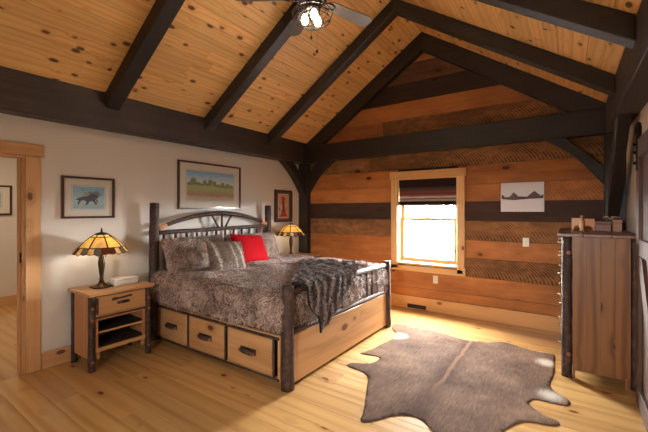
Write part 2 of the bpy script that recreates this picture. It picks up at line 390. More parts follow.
# hall beyond the doorway
struct('wall_hall', MB().box(HX - T, HX, -.6, 3.6, 0, 2.5, 0), 'wall_paint', 'painted wall of the hall seen through the doorway')
struct('wall_hall_end', MB().box(HX, XL - T, 3.5, 3.6, 0, 2.5, 0), 'wall_paint')
struct('wall_hall_near', MB().box(HX, XL - T, -.65, -.55, 0, 2.5, 0), 'wall_paint')
struct('ceiling_hall', MB().box(HX, XL - T, -.6, 3.6, 2.44, 2.5, 0), 'wall_paint')

# ------------------------------------------------------------------ setting: ceiling
ce = MB()
y0c, y1c = YF - T, YG + .2
for sgn in (-1, 1):
    xe = XL - T if sgn < 0 else XR + T
    pts = [(XC, APEX + .03), (xe, ceil_z(xe) + .03), (xe, ceil_z(xe) + .18), (XC, APEX + .18)]
    ce.prism(pts, 'y', y0c, y1c)
ce = struct('ceiling', ce, 'dark_recess', 'vaulted ceiling of knotty pine boards')
ang = math.atan(SL); bw = .128; slope_len = (XR - XC + .02) / math.cos(ang)
for sgn in (-1, 1):
    s = 0.; k = 0
    while s < slope_len - .02:
        se = min(s + bw, slope_len); cuts = [YF]; y = YF + random.uniform(.8, 2.6)
        while y < YG - .5: cuts.append(y); y += random.uniform(1.8, 3.2)
        cuts.append(YG)
        for a, b in zip(cuts, cuts[1:]):
            sm = (s + se) / 2; cx = XC + sgn * sm * math.cos(ang); cz = APEX - sm * math.sin(ang)
            mb = MB().box(-(se - s) / 2 + .0012, (se - s) / 2 - .0012, -(b - a) / 2 + .001, (b - a) / 2 - .001, 0, .02, .003)
            o = link('plank', mb, 'ceiling_pine'); o.parent = ce; o.location = (cx, (a + b) / 2, cz); o.rotation_euler = (0, sgn * ang, 0)
        s = se; k += 1

# ------------------------------------------------------------------ timber frame
def prism_thing(name, poly, axis, a0, a1, mat, label, cat, ctr, group=None):
    o = link(name, MB().prism(poly, axis, a0, a1), mat, None, ctr)
    bv = o.modifiers.new('bevel', 'BEVEL'); bv.width = .006; bv.segments = 1; bv.limit_method = 'ANGLE'
    return tag(o, label, cat, group)
PI_, PR = XL + .18, XR - .18                                 # inner faces of the plates
def box_poly(a0, a1, b0, b1): return [(a0, b0), (a1, b0), (a1, b1), (a0, b1)]
prism_thing('plate_beam', [(XL, 2.35), (PI_, 2.35), (PI_, ceil_z(PI_) - .003), (XL, ceil_z(XL) - .003)], 'y', YF, YG - .121, 'timber_plate_lit', 'dark timber beam along the top of the greige wall above the bed', 'beam', (PI_, 2, 2.35))
prism_thing('plate_beam', [(XR, 2.37), (PR, 2.37), (PR, ceil_z(PR) - .003), (XR, ceil_z(XR) - .003)], 'y', YF, YG - .121, 'timber_plate_lit', 'dark timber beam along the top of the wall above the dresser', 'beam', (PR, 2, 2.35))
YT = YG - .12                                                # front face of the gable truss
prism_thing('tie_beam', box_poly(YT, YG - .008, 2.37, 2.665), 'x', XL, XR, 'timber_x', 'long horizontal dark timber beam crossing the board clad gable', 'beam', (XC, YT, 2.4))
prism_thing('corner_post', box_poly(XL, XL + .19, YT - .01, YG - .008), 'z', 0, 2.349, 'timber_z', 'dark timber post in the corner beyond the bed', 'post', (XL, YT, 0))
prism_thing('corner_post', box_poly(XR - .19, XR, YT - .01, YG - .008), 'z', 0, 2.369, 'timber_z', 'dark timber post in the corner beyond the dresser', 'post', (XR, YT, 0))
def rafter_poly(sgn, depth, xe, base=None):
    zt = APEX - .003; p = [(XC, zt), (xe, ceil_z(xe) - .003), (xe, max(ceil_z(xe) - depth, base or -9)), (XC, zt - depth)]
    if base:                                                 # cut level on the tie beam
        xb = XC + sgn * (zt - depth - base) / SL
        p = [(XC, zt), (xe, ceil_z(xe) - .003), (xe, base), (xb, base), (XC, zt - depth)]
    return p
for sgn, sd in ((-1, 'left'), (1, 'right')):
    xe = XC + sgn * (2.31 - .0); xe = XL if sgn < 0 else XR
    prism_thing('truss_rafter', rafter_poly(sgn, .265, xe, 2.667) if ceil_z(xe) > 2.67 else [(XC, APEX - .003), (XC + sgn * (APEX - 2.667) / SL, 2.667), (XC + sgn * (APEX - .268 - 2.667) / SL, 2.667), (XC, APEX - .268)],
                'y', YT, YG - .008, 'timber_x', 'dark sloping timber against the gable boards, %s of the peak' % sd, 'rafter', (XC + sgn, YT, 3.4))
ry = [4.225, 3.045, 1.845, .65, -.55]; nm = ['nearest the gable truss', 'second from the gable truss', 'third from the gable truss', 'fourth from the gable truss', 'fifth from the gable truss']
for sgn, sd in ((-1, 'bed side'), (1, 'dresser side')):
    for y, n in zip(ry, nm):
        xe = PI_ if sgn < 0 else PR
        prism_thing('rafter', rafter_poly(sgn, .17, xe - sgn * .0), 'y', y - .14, y, 'timber_x', 'dark timber rafter on the %s roof slope, %s' % (sd, n), 'rafter', (XC + sgn, y, 3.4), 'roof rafters')
def brace_poly(sx, n=9, leg=.52, wd=.15):
    """curved knee brace: from the post (0,-leg) to the beam (sx*leg,0)"""
    inner, outer = [], []
    for k in range(n):
        t = k / (n - 1); x = leg * t; z = -leg * (1 - t); b = math.sin(math.pi * t) * .035
        outer.append((x + .12 * (1 - t) * 0, z)); inner.append((x, z))
    lo = [(sx * (leg * t + math.sin(math.pi * t) * -.035 + 0), -leg * (1 - t) + math.sin(math.pi * t) * .035) for t in [k / (n - 1) for k in range(n)]]
    hi = [(sx * (max(0, leg * t - wd)), min(0, -leg * (1 - t) + wd)) for t in [k / (n - 1) for k in range(n - 1, -1, -1)]]
    hi2 = []
    for p in hi:
        if not hi2 or (abs(p[0] - hi2[-1][0]) + abs(p[1] - hi2[-1][1])) > 1e-4: hi2.append(p)
    # the straight upper edge between post and beam
    hi2 = [(sx * (leg - wd * 1.42), 0), (0, -(leg - wd * 1.42))]
    return lo + hi2
def off(poly, a, b): return [(p[0] + a, p[1] + b) for p in poly]
prism_thing('knee_brace', off(brace_poly(1, leg=.56, wd=.24), XL + .19, 2.37), 'y', YT + .012, YG - .012, 'timber_x', 'curved dark brace under the tie beam at the corner beyond the bed', 'brace', (XL + .3, YT, 2.1))
prism_thing('knee_brace', off(brace_poly(-1, leg=.58), XR - .19, 2.37), 'y', YT + .012, YG - .012, 'timber_x', 'curved dark brace under the tie beam above the dresser', 'brace', (XR - .3, YT, 2.1))
prism_thing('knee_brace', off(brace_poly(-1, leg=.60, wd=.19), YT - .01, 2.35), 'x', XL + .03, PI_ - .02, 'timber_y', 'curved dark brace on the greige wall beside the corner post', 'brace', (XL + .1, YT, 2.1))
prism_thing('knee_brace', off(brace_poly(-1, leg=.95, wd=.2), YT - .01, 2.37), 'x', PR + .02, XR - .06, 'timber_y', 'dark brace from corner post up to the beam above the dresser', 'brace', (XR - .1, YT, 2.1))

# ------------------------------------------------------------------ baseboards, door casing
struct('baseboard_left', MB().box(XL, XL + .02, 1.222, YT - .012, 0, .155, .004), 'trim_pine_y')
struct('baseboard_back', MB().box(XL + .192, XR - .192, YG - .022, YG - .007, 0, .19, .004), 'trim_pine_x')
struct('baseboard_right', MB().box(XR - .02, XR, YF, YT - .012, 0, .155, .004), 'trim_pine_y')
struct('baseboard_hall', MB().box(HX, HX + .02, -.5, 3.5, 0, .15, .004), 'trim_pine_y')
d1 = struct('door_1', MB().box(XL, XL + .022, DY1, DY1 + .115, 0, DZ - .002, .004), 'trim_pine', 'pine cased doorway to the hall')
link('head_casing', MB().box(XL, XL + .028, DY0 - .14, DY1 + .14, DZ, DZ + .112, .004), 'trim_pine_y', d1)
link('side_casing', MB().box(XL, XL + .022, DY0 - .115, DY0, 0, DZ - .002, .004), 'trim_pine', d1)
link('jamb', MB().box(XL - T - .004, XL + .003, DY1 - .02, DY1 - .001, 0, DZ - .02, .002), 'trim_pine', d1)
link('jamb', MB().box(XL - T - .004, XL + .003, DY0 + .001, DY0 + .02, 0, DZ - .02, .002), 'trim_pine', d1)
link('jamb', MB().box(XL - T - .004, XL + .003, DY0 + .001, DY1 - .001, DZ - .019, DZ - .001, .002), 'trim_pine_y', d1)
link('door_stop', MB().box(XL - .09, XL - .05, DY1 - .034, DY1 - .021, 0, DZ - .021, .002), 'trim_pine', d1)
link('hinge', MB().box(XL - .045, XL - .015, DY1 - .026, DY1 - .0205, 1.02, 1.11, .001).tube([(XL - .012, DY1 - .024, 1.02), (XL - .012, DY1 - .024, 1.11)], .005, 8), 'black_iron', d1)

# ------------------------------------------------------------------ window in the gable wall
def ring(mb, x0, x1, z0, z1, wd, y0, y1, wt=None, wb_=None, b=.002):
    wt = wt or wd; wb_ = wb_ or wd
    mb.box(x0, x0 + wd, y0, y1, z0, z1, b).box(x1 - wd, x1, y0, y1, z0, z1, b).box(x0 + wd, x1 - wd, y0, y1, z1 - wt, z1, b).box(x0 + wd, x1 - wd, y0, y1, z0, z0 + wb_, b); return mb
wn = struct('window_1', ring(MB(), WX0 + .001, WX1 - .001, WZ0 + .001, WZ1 - .001, .018, YG - .01, YG + .17), 'window_pine', 'pine framed single hung window in the gable')
cy0, cy1 = YG - .036, YG - .008
link('side_casing', MB().box(WX0 - .098, WX0 + .006, cy0, cy1, .60, 1.985, .004), 'window_pine', wn)
link('side_casing', MB().box(WX1 - .006, WX1 + .098, cy0, cy1, .60, 1.985, .004), 'window_pine', wn)
link('head_casing', MB().box(WX0 - .118, WX1 + .118, cy0 - .006, cy1, 1.986, 2.10, .004), 'window_pine_x', wn)
link('apron', MB().box(WX0 - .098, WX1 + .098, cy0, cy1, .572, .655, .004), 'window_pine_x', wn)
link('apron_end', MB().box(WX1 + .072, WX1 + .112, cy0 - .008, cy1, .575, .69, .004), 'window_pine', wn)
link('sill', MB().box(WX0 + .02, WX1 - .02, YG - .03, YG + .07, .68, .698, .004), 'window_pine_x', wn)
ix0, ix1 = WX0 + .02, WX1 - .02
up = link('upper_sash', ring(MB(), ix0, ix1, 1.34, WZ1 - .02, .05, YG + .115, YG + .15), 'window_pine', wn)
link('pane', MB().box(ix0 + .051, ix1 - .051, YG + .13, YG + .134, 1.392, WZ1 - .072, 0), 'glass_pane', up)
lo_ = link('lower_sash', ring(MB(), ix0, ix1, .70, 1.385, .055, YG + .075, YG + .112, .045, .07), 'window_pine', wn)
link('pane', MB().box(ix0 + .056, ix1 - .056, YG + .092, YG + .096, .772, 1.338, 0), 'glass_pane', lo_)
link('sash_lock', MB().box(-1.775, -1.715, YG + .07, YG + .10, 1.386, 1.402, .004), 'bronze', lo_)
# unseen window added behind the viewer as a fill source
w2 = struct('fill_window', ring(MB(), -.768, -.432, 1.082, 1.928, .02, YF - .12, YF + .01), 'window_pine')
link('pane', MB().box(-.747, -.453, YF - .07, YF - .066, 1.103, 1.907, 0), 'glass_pane', w2)

# roman shade
def shade_mat():
    t = NT('shade_stripes'); tc = t.n('ShaderNodeTexCoord').outputs['Generated']; z = t.n('ShaderNodeSeparateXYZ', {0: tc}).outputs[2]
    f = t.math('ADD', z, t.math('MULTIPLY', t.math('SUBTRACT', t.noise(t.vmul(tc, (6, 1, 50)), 1., 3), .5), .10))
    c = t.ramp(f, [(.0, (40, 30, 30)), (.10, (176, 164, 150)), (.17, (96, 66, 60)), (.24, (206, 192, 176)), (.30, (128, 84, 78)), (.38, (92, 46, 46)), (.48, (112, 50, 50)), (.56, (76, 50, 48)), (.62, (58, 42, 42))], 'LINEAR')
    t.bump(t.noise(t.vmul(tc, (200, 1, 200)), 1., 2), .3, .003); t.pr(Base_Color=c, Roughness=.9); M['shade_stripes'] = t.m
shade_mat()
sh = thing('roman_shade', 'dark roman shade with burgundy and cream stripes half drawn over window', 'window shade', (-1.745, YG + .03, 1.97))
link('headrail', MB().box(WX0 + .021, WX1 - .021, YG + .005, YG + .045, 1.945, 1.970, .002), 'shade_dark', sh)
link('fabric_panel', MB().box(WX0 + .022, WX1 - .022, YG + .004, YG + .012, 1.62, 1.945, .001), 'shade_stripes', sh)
m = MB()
for k in range(3): m.tube(line((WX0 + .022, YG + .012 - k * .009, 1.607 - .004 * k), (WX1 - .022, YG + .012 - k * .009, 1.607 - .004 * k), 5), [.028, .030, .029, .030, .028], 12, 0, 0, 0)
link('folded_hem', m, 'shade_dark', sh)
link('top_band', MB().box(WX0 + .022, WX1 - .022, YG - .002, YG + .0038, 1.845, 1.970, .001), 'shade_dark', sh)

# ------------------------------------------------------------------ switch, outlet, floor register
def wall_plate(name, label, x, z, holes):
    t = thing(name, label, 'switch' if holes == 1 else 'outlet', (x, YG - .006, z))
    link('cover_plate', MB().box(x - .036, x + .036, YG - .014, YG - .007, z - .058, z + .058, .003), 'white_plastic', t)
    if holes == 1: link('toggle', MB().box(x - .006, x + .006, YG - .024, YG - .0141, z - .012, z + .012, .002), 'white_plastic', t)
    else:
        for s in (-1, 1):
            q = link('receptacle', MB().box(x - .017, x + .017, YG - .0165, YG - .0141, z + s * .021 - .014, z + s * .021 + .014, .003), 'white_plastic', t)
            for k in (-1, 1): link('slot', MB().box(x + k * .006 - .0012, x + k * .006 + .0012, YG - .0172, YG - .0166, z + s * .021 - .005, z + s * .021 + .006, 0), 'dark_slot', q)
wall_plate('light_switch', 'white switch plate on the barn boards between canvas print and dresser', -.445, 1.09, 1)
wall_plate('wall_outlet', 'white outlet plate low on the barn boards under the window', -1.605, .48, 2)
v = thing('wall_register', 'dark metal air register at the foot of the baseboard under window', 'vent', (-1.885, YG - .03, .0))
link('frame', ring(MB(), -2.03, -1.74, .012, .072, .01, YG - .032, YG - .023), 'vent_metal', v)
link('backing', MB().box(-2.02, -1.75, YG - .0255, YG - .0232, .022, .062, 0), 'dark_slot', v)
for k in range(14): link('slat', MB().box(-2.012 + k * .0192, -2.006 + k * .0192, YG - .031, YG - .026, .0225, .0615, 0), 'vent_metal', v)

# ------------------------------------------------------------------ bed
BX0, BX1, BY0, BY1 = -3.96, -1.935, 2.265, 4.20
bed = thing('log_bed', 'king size log bed with bark posts and built in drawers', 'bed', ((BX0 + BX1) / 2, (BY0 + BY1) / 2, 0))
def log(name, a, b, r0, r1, parent, n=12, sides=12, rough=.10, mats=('bark', 'cut_wood'), seed=0, bow=0.):
    pts = line(a, b, n); k = len(pts)
    pts = [(p[0] + bow * math.sin(math.pi * i / (k - 1)) * math.sin(seed), p[1] + bow * math.sin(math.pi * i / (k - 1)) * math.cos(seed * 1.7), p[2]) for i, p in enumerate(pts)]
    rad = [lerp(r0, r1, i / (k - 1)) for i in range(k)]
    return link(name, MB().tube(pts, rad, sides, rough, 0, 1, seed), list(mats), parent)
for i, (y, zt) in enumerate(((BY0 - .01, 1.585), (BY1 - .05, 1.575))):
    log('head_post', (BX0, y, 0), (BX0, y, zt), .058, .05, bed, 22, 14, .16, seed=i + 1, mats=('bark', 'bark'))
for i, (y, zt) in enumerate(((BY0, .865), (BY1 + .02, .845))):
    fp = log('foot_post', (BX1, y, 0), (BX1, y, zt), .060, .051, bed, 16, 14, .14, seed=i + 4, mats=('bark', 'bark_red'))
# arched head rail, straight rail, spindles, fan sticks
ya, yb = BY0 + .04, BY1 - .10
arch = []
for k in range(19):
    t = k / 18; arch.append((BX0, lerp(ya, yb, t), 1.285 + .175 * math.sin(math.pi * t) ** .85))
hr = link('arched_rail', MB().tube(arch, [.024 + .006 * math.sin(math.pi * k / 18) for k in range(19)], 10, .14, 0, 1, 3), ['bark', 'cut_wood'], bed)
for a, b in ((arch[0], arch[1]), (arch[-2], arch[-1])):
    link('peeled_tenon', MB().tube(line(a, b, 4), [.0265, .027, .0275, .028], 10, .05, 0, 0, 2), 'cut_wood', hr)
log('head_rail', (BX0, ya - .01, 1.235), (BX0, yb + .02, 1.255), .026, .026, bed, 16, 10, .16, seed=8)
log('head_rail', (BX0, ya - .01, .62), (BX0, yb + .02, .62), .028, .028, bed, 10, 10, .16, seed=9)
for k in range(12):
    y = lerp(ya + .07, yb - .05, k / 11); log('spindle', (BX0, y, .645), (BX0, y, 1.225), .017, .017, bed, 8, 8, .2, seed=20 + k, bow=.006)
ym = (ya + yb) / 2 + .03
for dy0, dy1 in ((-.06, -.17), (0, 0), (.06, .17)):
    log('fan_stick', (BX0, ym + dy0, 1.268), (BX0, ym + dy1, 1.435), .014, .014, bed, 5, 8, .15, seed=40 + dy0 * 100)
# base: drawer case, side rail, drawers
link('side_frame', ring(MB(), BX0 + .06, BX1 - .08, .025, .425, .03, BY0 - .005, BY0 + .03, .042, .034), 'hickory_x', bed)
link('case_back', MB().box(BX0 + .06, BX1 - .08, BY0 + .035, BY0 + .05, .03, .42, 0), 'dark_recess', bed)
link('bottom_edge', MB().tube(line((BX0 + .07, BY0 - .008, .04), (BX1 - .09, BY0 - .008, .045), 10), .012, 8, .25, 0, 0, 51), 'bark', bed)
link('bark_edge', MB().tube(line((BX0 + .07, BY0 - .008, .405), (BX1 - .09, BY0 - .008, .40), 16), .013, 8, .3, 0, 0, 52), 'bark', bed)
dx = [(-3.85, -3.32), (-3.275, -2.725), (-2.67, -2.10)]
for i, (a, b) in enumerate(dx):
    dr = link('drawer', MB().box(a, b, BY0 - .022, BY0 + .02, .072, .385, .006), 'hickory_x', bed, ((a + b) / 2, BY0, .2))
    for xx in (b + .018,):
        link('bark_strip', MB().tube(line((xx, BY0 - .012, .06), (xx, BY0 - .012, .40), 8), .011, 8, .3, 0, 0, 60 + i), 'bark', bed)
    c = (a + b) / 2
    hd = link('handle', MB().tube([(c - .085, BY0 - .040, .228), (c - .05, BY0 - .052, .232), (c, BY0 - .056, .23), (c + .05, BY0 - .052, .226), (c + .085, BY0 - .040, .222)], [.016, .021, .022, .021, .017], 10, .15, 0, 1, i), ['bark', 'cut_wood'], dr)
    link('bark_inset', MB().box(c - .10, c + .10, BY0 - .0265, BY0 - .0222, .20, .255, .002), 'bark', dr)
link('side_frame', MB().box(BX0 + .06, BX1 - .08, BY1 - .03, BY1 + .005, .025, .425, .004), 'hickory_x', bed)
# footboard
link('foot_panel', MB().box(BX1 - .02, BX1 + .018, BY0 + .05, BY1 - .03, .028, .438, .004), 'hickory_y', bed, (BX1, 3.2, .2))
log('foot_rail', (BX1, BY0 + .03, .815), (BX1, BY1 - .03, .795), .034, .031, bed, 18, 12, .14, mats=('bark', 'cut_wood'), seed=71)
log('foot_rail', (BX1, BY0 + .03, .47), (BX1, BY1 - .03, .462), .028, .027, bed, 18, 12, .16, mats=('bark', 'cut_wood'), seed=72)
for k in range(13):
    y = lerp(BY0 + .16, BY1 - .12, k / 12); log('spindle', (BX1, y, .49), (BX1, y, .79), .0155, .0155, bed, 6, 8, .2, seed=80 + k, bow=.005)
link('mattress', MB().box(BX0 + .08, BX1 - .12, BY0 + .06, BY1 - .06, .43, .70, .06), 'mattress_white', bed)

# ------------------------------------------------------------------ fur
def fur_obj(name, parent, P, N, length, width, comb, colf, droop=.5, curl=.35):
    """P roots (n,3), N normals; comb(P)->direction field; colf(P,rnd)->rgb"""
    n = len(P); D = comb(P) + RNG.normal(0, curl, (n, 3)); D -= N * np.sum(D * N, 1)[:, None]
    D /= np.linalg.norm(D, axis=1)[:, None] + 1e-6
    L = length * RNG.uniform(.6, 1.25, n)[:, None]; Wd = width * RNG.uniform(.7, 1.3, n)[:, None]
    g = np.array([0, 0, -1.])
    mid = P + (N * .62 + D * .55) * L * .5
    tip = mid + (N * .12 + D * .9 + g * droop * .4) * L * .5
    S = np.cross(D, N + RNG.normal(0, .5, (n, 3))); S /= np.linalg.norm(S, axis=1)[:, None] + 1e-6; S *= Wd * .5
    V = np.stack([P - S, P + S, mid + S * .8, mid - S * .8, tip], 1).reshape(-1, 3)
    b = (np.arange(n) * 5)[:, None]
    quads = b + np.array([[0, 1, 2, 3]]); tris = b + np.array([[3, 2, 4]])
    me = bpy.data.meshes.new(name); org = np.array(ORG[parent.name])
    me.vertices.add(len(V)); me.vertices.foreach_set('co', (V - org).astype(np.float32).ravel())
    loops = np.concatenate([quads, tris], 1).ravel(); me.loops.add(len(loops)); me.loops.foreach_set('vertex_index', loops.astype(np.int32))
    st = (np.arange(n)[:, None] * 7 + np.array([[0, 4]])).ravel(); me.polygons.add(2 * n); me.polygons.foreach_set('loop_start', st.astype(np.int32))
    me.polygons.foreach_set('use_smooth', np.ones(2 * n, bool))
    me.update(calc_edges=True)
    rnd = RNG.random(n)[:, None]; c = colf(P, rnd)
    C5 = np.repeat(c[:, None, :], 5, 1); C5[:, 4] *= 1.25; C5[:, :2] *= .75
    at = me.color_attributes.new('fur', 'FLOAT_COLOR', 'POINT')
    at.data.foreach_set('color', np.concatenate([np.clip(C5.reshape(-1, 3), 0, 1), np.ones((5 * n, 1))], 1).astype(np.float32).ravel())
    me.materials.append(M['fur_strand'])
    o = bpy.data.objects.new(name, me); COL.objects.link(o); o.parent = parent; o['kind'] = 'stuff'; ORG[o.name] = ORG[parent.name]
    return o
def sample_surface(V, F, n, keep=None):
    V = np.array(V); T_ = np.array([[f[0], f[i], f[i + 1]] for f in F for i in range(1, len(f) - 1)])
    a, b, c = V[T_[:, 0]], V[T_[:, 1]], V[T_[:, 2]]; cr = np.cross(b - a, c - a); ar = np.linalg.norm(cr, axis=1) / 2
    nn = cr / (2 * ar[:, None] + 1e-9)
    if keep is not None: ar = ar * keep((a + b + c) / 3, nn)
    idx = RNG.choice(len(T_), n, p=ar / ar.sum()); r1, r2 = np.sqrt(RNG.random((n, 1))), RNG.random((n, 1))
    return (1 - r1) * a[idx] + r1 * (1 - r2) * b[idx] + r1 * r2 * c[idx], nn[idx]
def vnoise(P, s, seed=0):
    return np.array([mnoise.noise(Vector((p[0] * s + seed, p[1] * s, p[2] * s))) for p in P])
def lin(c): return np.array(rgb(c)[:3])
def rounded_box(lo, hi, r, nx, ny, nz, amp=.0, seed=0, freq=3.):
    """closed rounded box of quads with outward normals"""
    lo, hi = np.array(lo), np.array(hi); V, F = [], []
    def face(ax, side, na, nb):
        a, b = [i for i in range(3) if i != ax]; base = len(V)
        for i in range(na + 1):
            for j in range(nb + 1):
                p = np.zeros(3); p[ax] = hi[ax] if side > 0 else lo[ax]; p[a] = lerp(lo[a], hi[a], i / na); p[b] = lerp(lo[b], hi[b], j / nb)
                q = np.clip(p, lo + r, hi - r); d = p - q; d = d / (np.linalg.norm(d) + 1e-9); p2 = q + d * r
                if amp: p2 = p2 + d * amp * mnoise.fractal(Vector(p2 * freq + seed), 1., 2., 3)
                V.append(tuple(p2))
        flip = (side > 0) == (ax == 1)
        for i in range(na):
            for j in range(nb):
                q = [base + i * (nb + 1) + j, base + (i + 1) * (nb + 1) + j, base + (i + 1) * (nb + 1) + j + 1, base + i * (nb + 1) + j + 1]
                F.append(q[::-1] if flip else q)
    for side in (-1, 1): face(0, side, ny, nz); face(1, side, nx, nz); face(2, side, nx, ny)
    return V, F
def comb_mix(dx, dy, dz, s, seed, amt=1.):
    def f(P):
        n = len(P); a = vnoise(P, s, seed) * 2.2; b = vnoise(P, s, seed + 31) * 2.2
        return np.stack([dx + a * amt, dy + b * amt, np.full(n, dz)], 1)
    return f
def fur_col(c_lo, c_hi, s=9., seed=3, contrast=1.6):
    lo, hi = lin(c_lo), lin(c_hi)
    def f(P, rnd):
        k = np.clip(.5 + contrast * .5 * vnoise(P, s, seed)[:, None] + (rnd - .5) * .9, 0, 1); return lo + (hi - lo) * k
    return f

# comforter
V, F = rounded_box((-3.92, 2.185, .435), (-1.928, 4.28, .80), .10, 44, 46, 10, .03, 5, 2.6)
com = MB().add(V, F, 0, True)
com = tag(link('comforter', com, 'fur_base', None, (-2.97, 3.23, .45), recalc=False), 'shaggy taupe faux fur comforter covering the log bed', 'comforter')
P, N = sample_surface(V, F, 52000, lambda c, n: (n[:, 2] > -.4).astype(float) * np.where((c[:, 1] > 4.2) | (c[:, 0] < -3.85), .1, 1.))
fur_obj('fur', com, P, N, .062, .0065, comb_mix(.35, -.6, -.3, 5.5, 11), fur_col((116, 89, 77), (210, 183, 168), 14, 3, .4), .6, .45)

# throw blanket: laid over the near foot corner and hanging over the foot rail
def fold(p, q):
    """unfolded (p along the bed, q across) -> point over mattress, rail and down outside"""
    xr = BX1 - .03; top = .835
    rise = .045 * max(0, 1 - abs(p - BX1) / .18)
    if p < BX1 + .035: return Vector((p, q, top + (rise if p > BX1 - .2 else 0)))
    d = p - (BX1 + .035); a = min(d / .06, math.pi / 2)
    return Vector((BX1 + .035 + .04 * math.sin(a), q, top + .037 - .04 * (1 - math.cos(a)) - max(0, d - .09)))
qB, qA, qT, qC = Vector((-2.95, 3.75)), Vector((-1.97, 2.35)), Vector((-1.36, 2.63)), Vector((-2.28, 4.0))
V, F = [], []; NU, NV = 46, 46
for i in range(NU + 1):
    for j in range(NV + 1):
        s, t = i / NU, j / NV
        e = (qB * (1 - s) + qA * s) * (1 - t) + (qC * (1 - s) + qT * s) * t
        e += Vector((mnoise.noise(Vector((s * 3, t * 3, 1))), mnoise.noise(Vector((s * 3, t * 3, 9))))) * .05
        p = fold(e.x, e.y); cr = mnoise.fractal(Vector((p.x * 5, p.y * 5, 3)), 1, 2, 3)
        rib = .012 * abs(math.sin((e.x * .45 + e.y) * 26 + cr * 1.5))
        if e.x < BX1: p.z += .02 * cr + rib
        else: p.x += .012 * abs(cr) + rib * .8; p.z += .008 * cr
        V.append(tuple(p))
for i in range(NU):
    for j in range(NV): F.append([i * (NV + 1) + j, (i + 1) * (NV + 1) + j, (i + 1) * (NV + 1) + j + 1, i * (NV + 1) + j + 1])
th = tag(link('throw_blanket', MB().add(V, F, 0, True), 'throw_base', None, (-2.3, 3.1, .84), recalc=False), 'dark brown ribbed faux fur throw hanging over the footboard rail', 'blanket')
so = th.modifiers.new('thick', 'SOLIDIFY'); so.thickness = .016; so.offset = -1
P, N = sample_surface(V, F, 17000)
if N[:, 2].mean() < 0: N = -N
def throw_col(P, rnd):
    lo, hi = lin((56, 41, 37)), lin((190, 166, 156))
    w = .5 + .5 * np.sin((P[:, 0] * .45 + P[:, 1]) * 26 * 2 + vnoise(P, 5, 3) * 3)
    return lo + (hi - lo) * np.clip(w[:, None] ** 2 * .55 * (.6 + .8 * rnd) + (rnd > .93) * .2, 0, 1)
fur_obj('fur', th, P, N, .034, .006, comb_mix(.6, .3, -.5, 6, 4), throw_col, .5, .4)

# pillows
def pillow(name, c, w_, h_, t_, tilt, roll, mat, label, turn=0., n=18, p=2.6, group=None):
    V, F = [], []
    rot = Matrix.Rotation(turn, 3, 'Z') @ Matrix.Rotation(-tilt, 3, 'Y') @ Matrix.Rotation(roll, 3, 'X')
    for side in (1, -1):
        base = len(V)
        for i in range(n + 1):
            for j in range(n + 1):
                u, v = -1 + 2 * i / n, -1 + 2 * j / n
                u = math.sin(u * math.pi / 2) * .5 + u * .5; v = math.sin(v * math.pi / 2) * .5 + v * .5
                k = max(0, (1 - abs(u) ** p)) ** .5 * max(0, (1 - abs(v) ** p)) ** .5
                y = u * w_ / 2 * (1 - .09 * (1 - u * u) * 0 - .07 * (1 - v * v) * abs(u)); z = v * h_ / 2 * (1 - .07 * (1 - u * u) * abs(v))
                x = side * t_ / 2 * k * (1 + .12 * mnoise.noise(Vector((u * 2 + c[1] * 5, v * 2, side))))
                V.append(tuple(rot @ Vector((x, y, z)) + Vector(c)))
        for i in range(n):
            for j in range(n):
                q = [base + i * (n + 1) + j, base + (i + 1) * (n + 1) + j, base + (i + 1) * (n + 1) + j + 1, base + i * (n + 1) + j + 1]
                F.append(q if side > 0 else q[::-1])
    o = tag(link(name, MB().add(V, F, 0, True), mat, None, (c[0], c[1], c[2] - h_ / 2), recalc=False), label, 'pillow', group)
    return o, V, F, rot
shamc = fur_col((106, 82, 72), (200, 176, 162), 12, 5, .6)
for c, wd, lab, tn in (((-3.735, 2.68, .965), .88, 'taupe shaggy fur pillow leaning on the headboard at the near side', .05), ((-3.735, 3.63, .955), .92, 'taupe shaggy fur pillow leaning on the headboard behind the red pillow', -.04)):
    o, V, F, rot = pillow('fur_pillow', c, wd, .44, .19, -R(-22), 0, 'fur_base', lab, tn)
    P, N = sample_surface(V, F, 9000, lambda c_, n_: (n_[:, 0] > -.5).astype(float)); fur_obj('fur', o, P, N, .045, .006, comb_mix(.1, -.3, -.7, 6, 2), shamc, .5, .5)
o, V, F, rot = pillow('red_pillow', (-3.50, 3.33, .985), .62, .42, .16, R(26), R(-6), 'red_cotton', 'plain bright red square cushion on the bed', .12)
o, V, F, rot = pillow('striped_fur_pillow', (-3.345, 2.80, .955), .48, .38, .15, R(28), R(-5), 'pillow_stripe', 'small faux fur cushion with pale vertical stripes', -.12)
P, N = sample_surface(V, F, 6000, lambda c_, n_: (n_[:, 0] > -.5).astype(float))
def stripe_col(P, rnd):
    y = P[:, 1] - 2.80 + .06 * (P[:, 2] - .95); s = np.exp(-((np.abs(y) - .155) / .016) ** 2) + .8 * np.exp(-((y - .05) / .012) ** 2)
    b = lin((92, 74, 64)) + (lin((176, 156, 142)) - lin((92, 74, 64))) * np.clip(rnd, 0, 1); return b + (lin((236, 228, 216)) - b) * np.clip(s, 0, 1)[:, None]
fur_obj('fur', o, P, N, .026, .005, comb_mix(.1, .2, -.8, 6, 8), stripe_col, .4, .5)

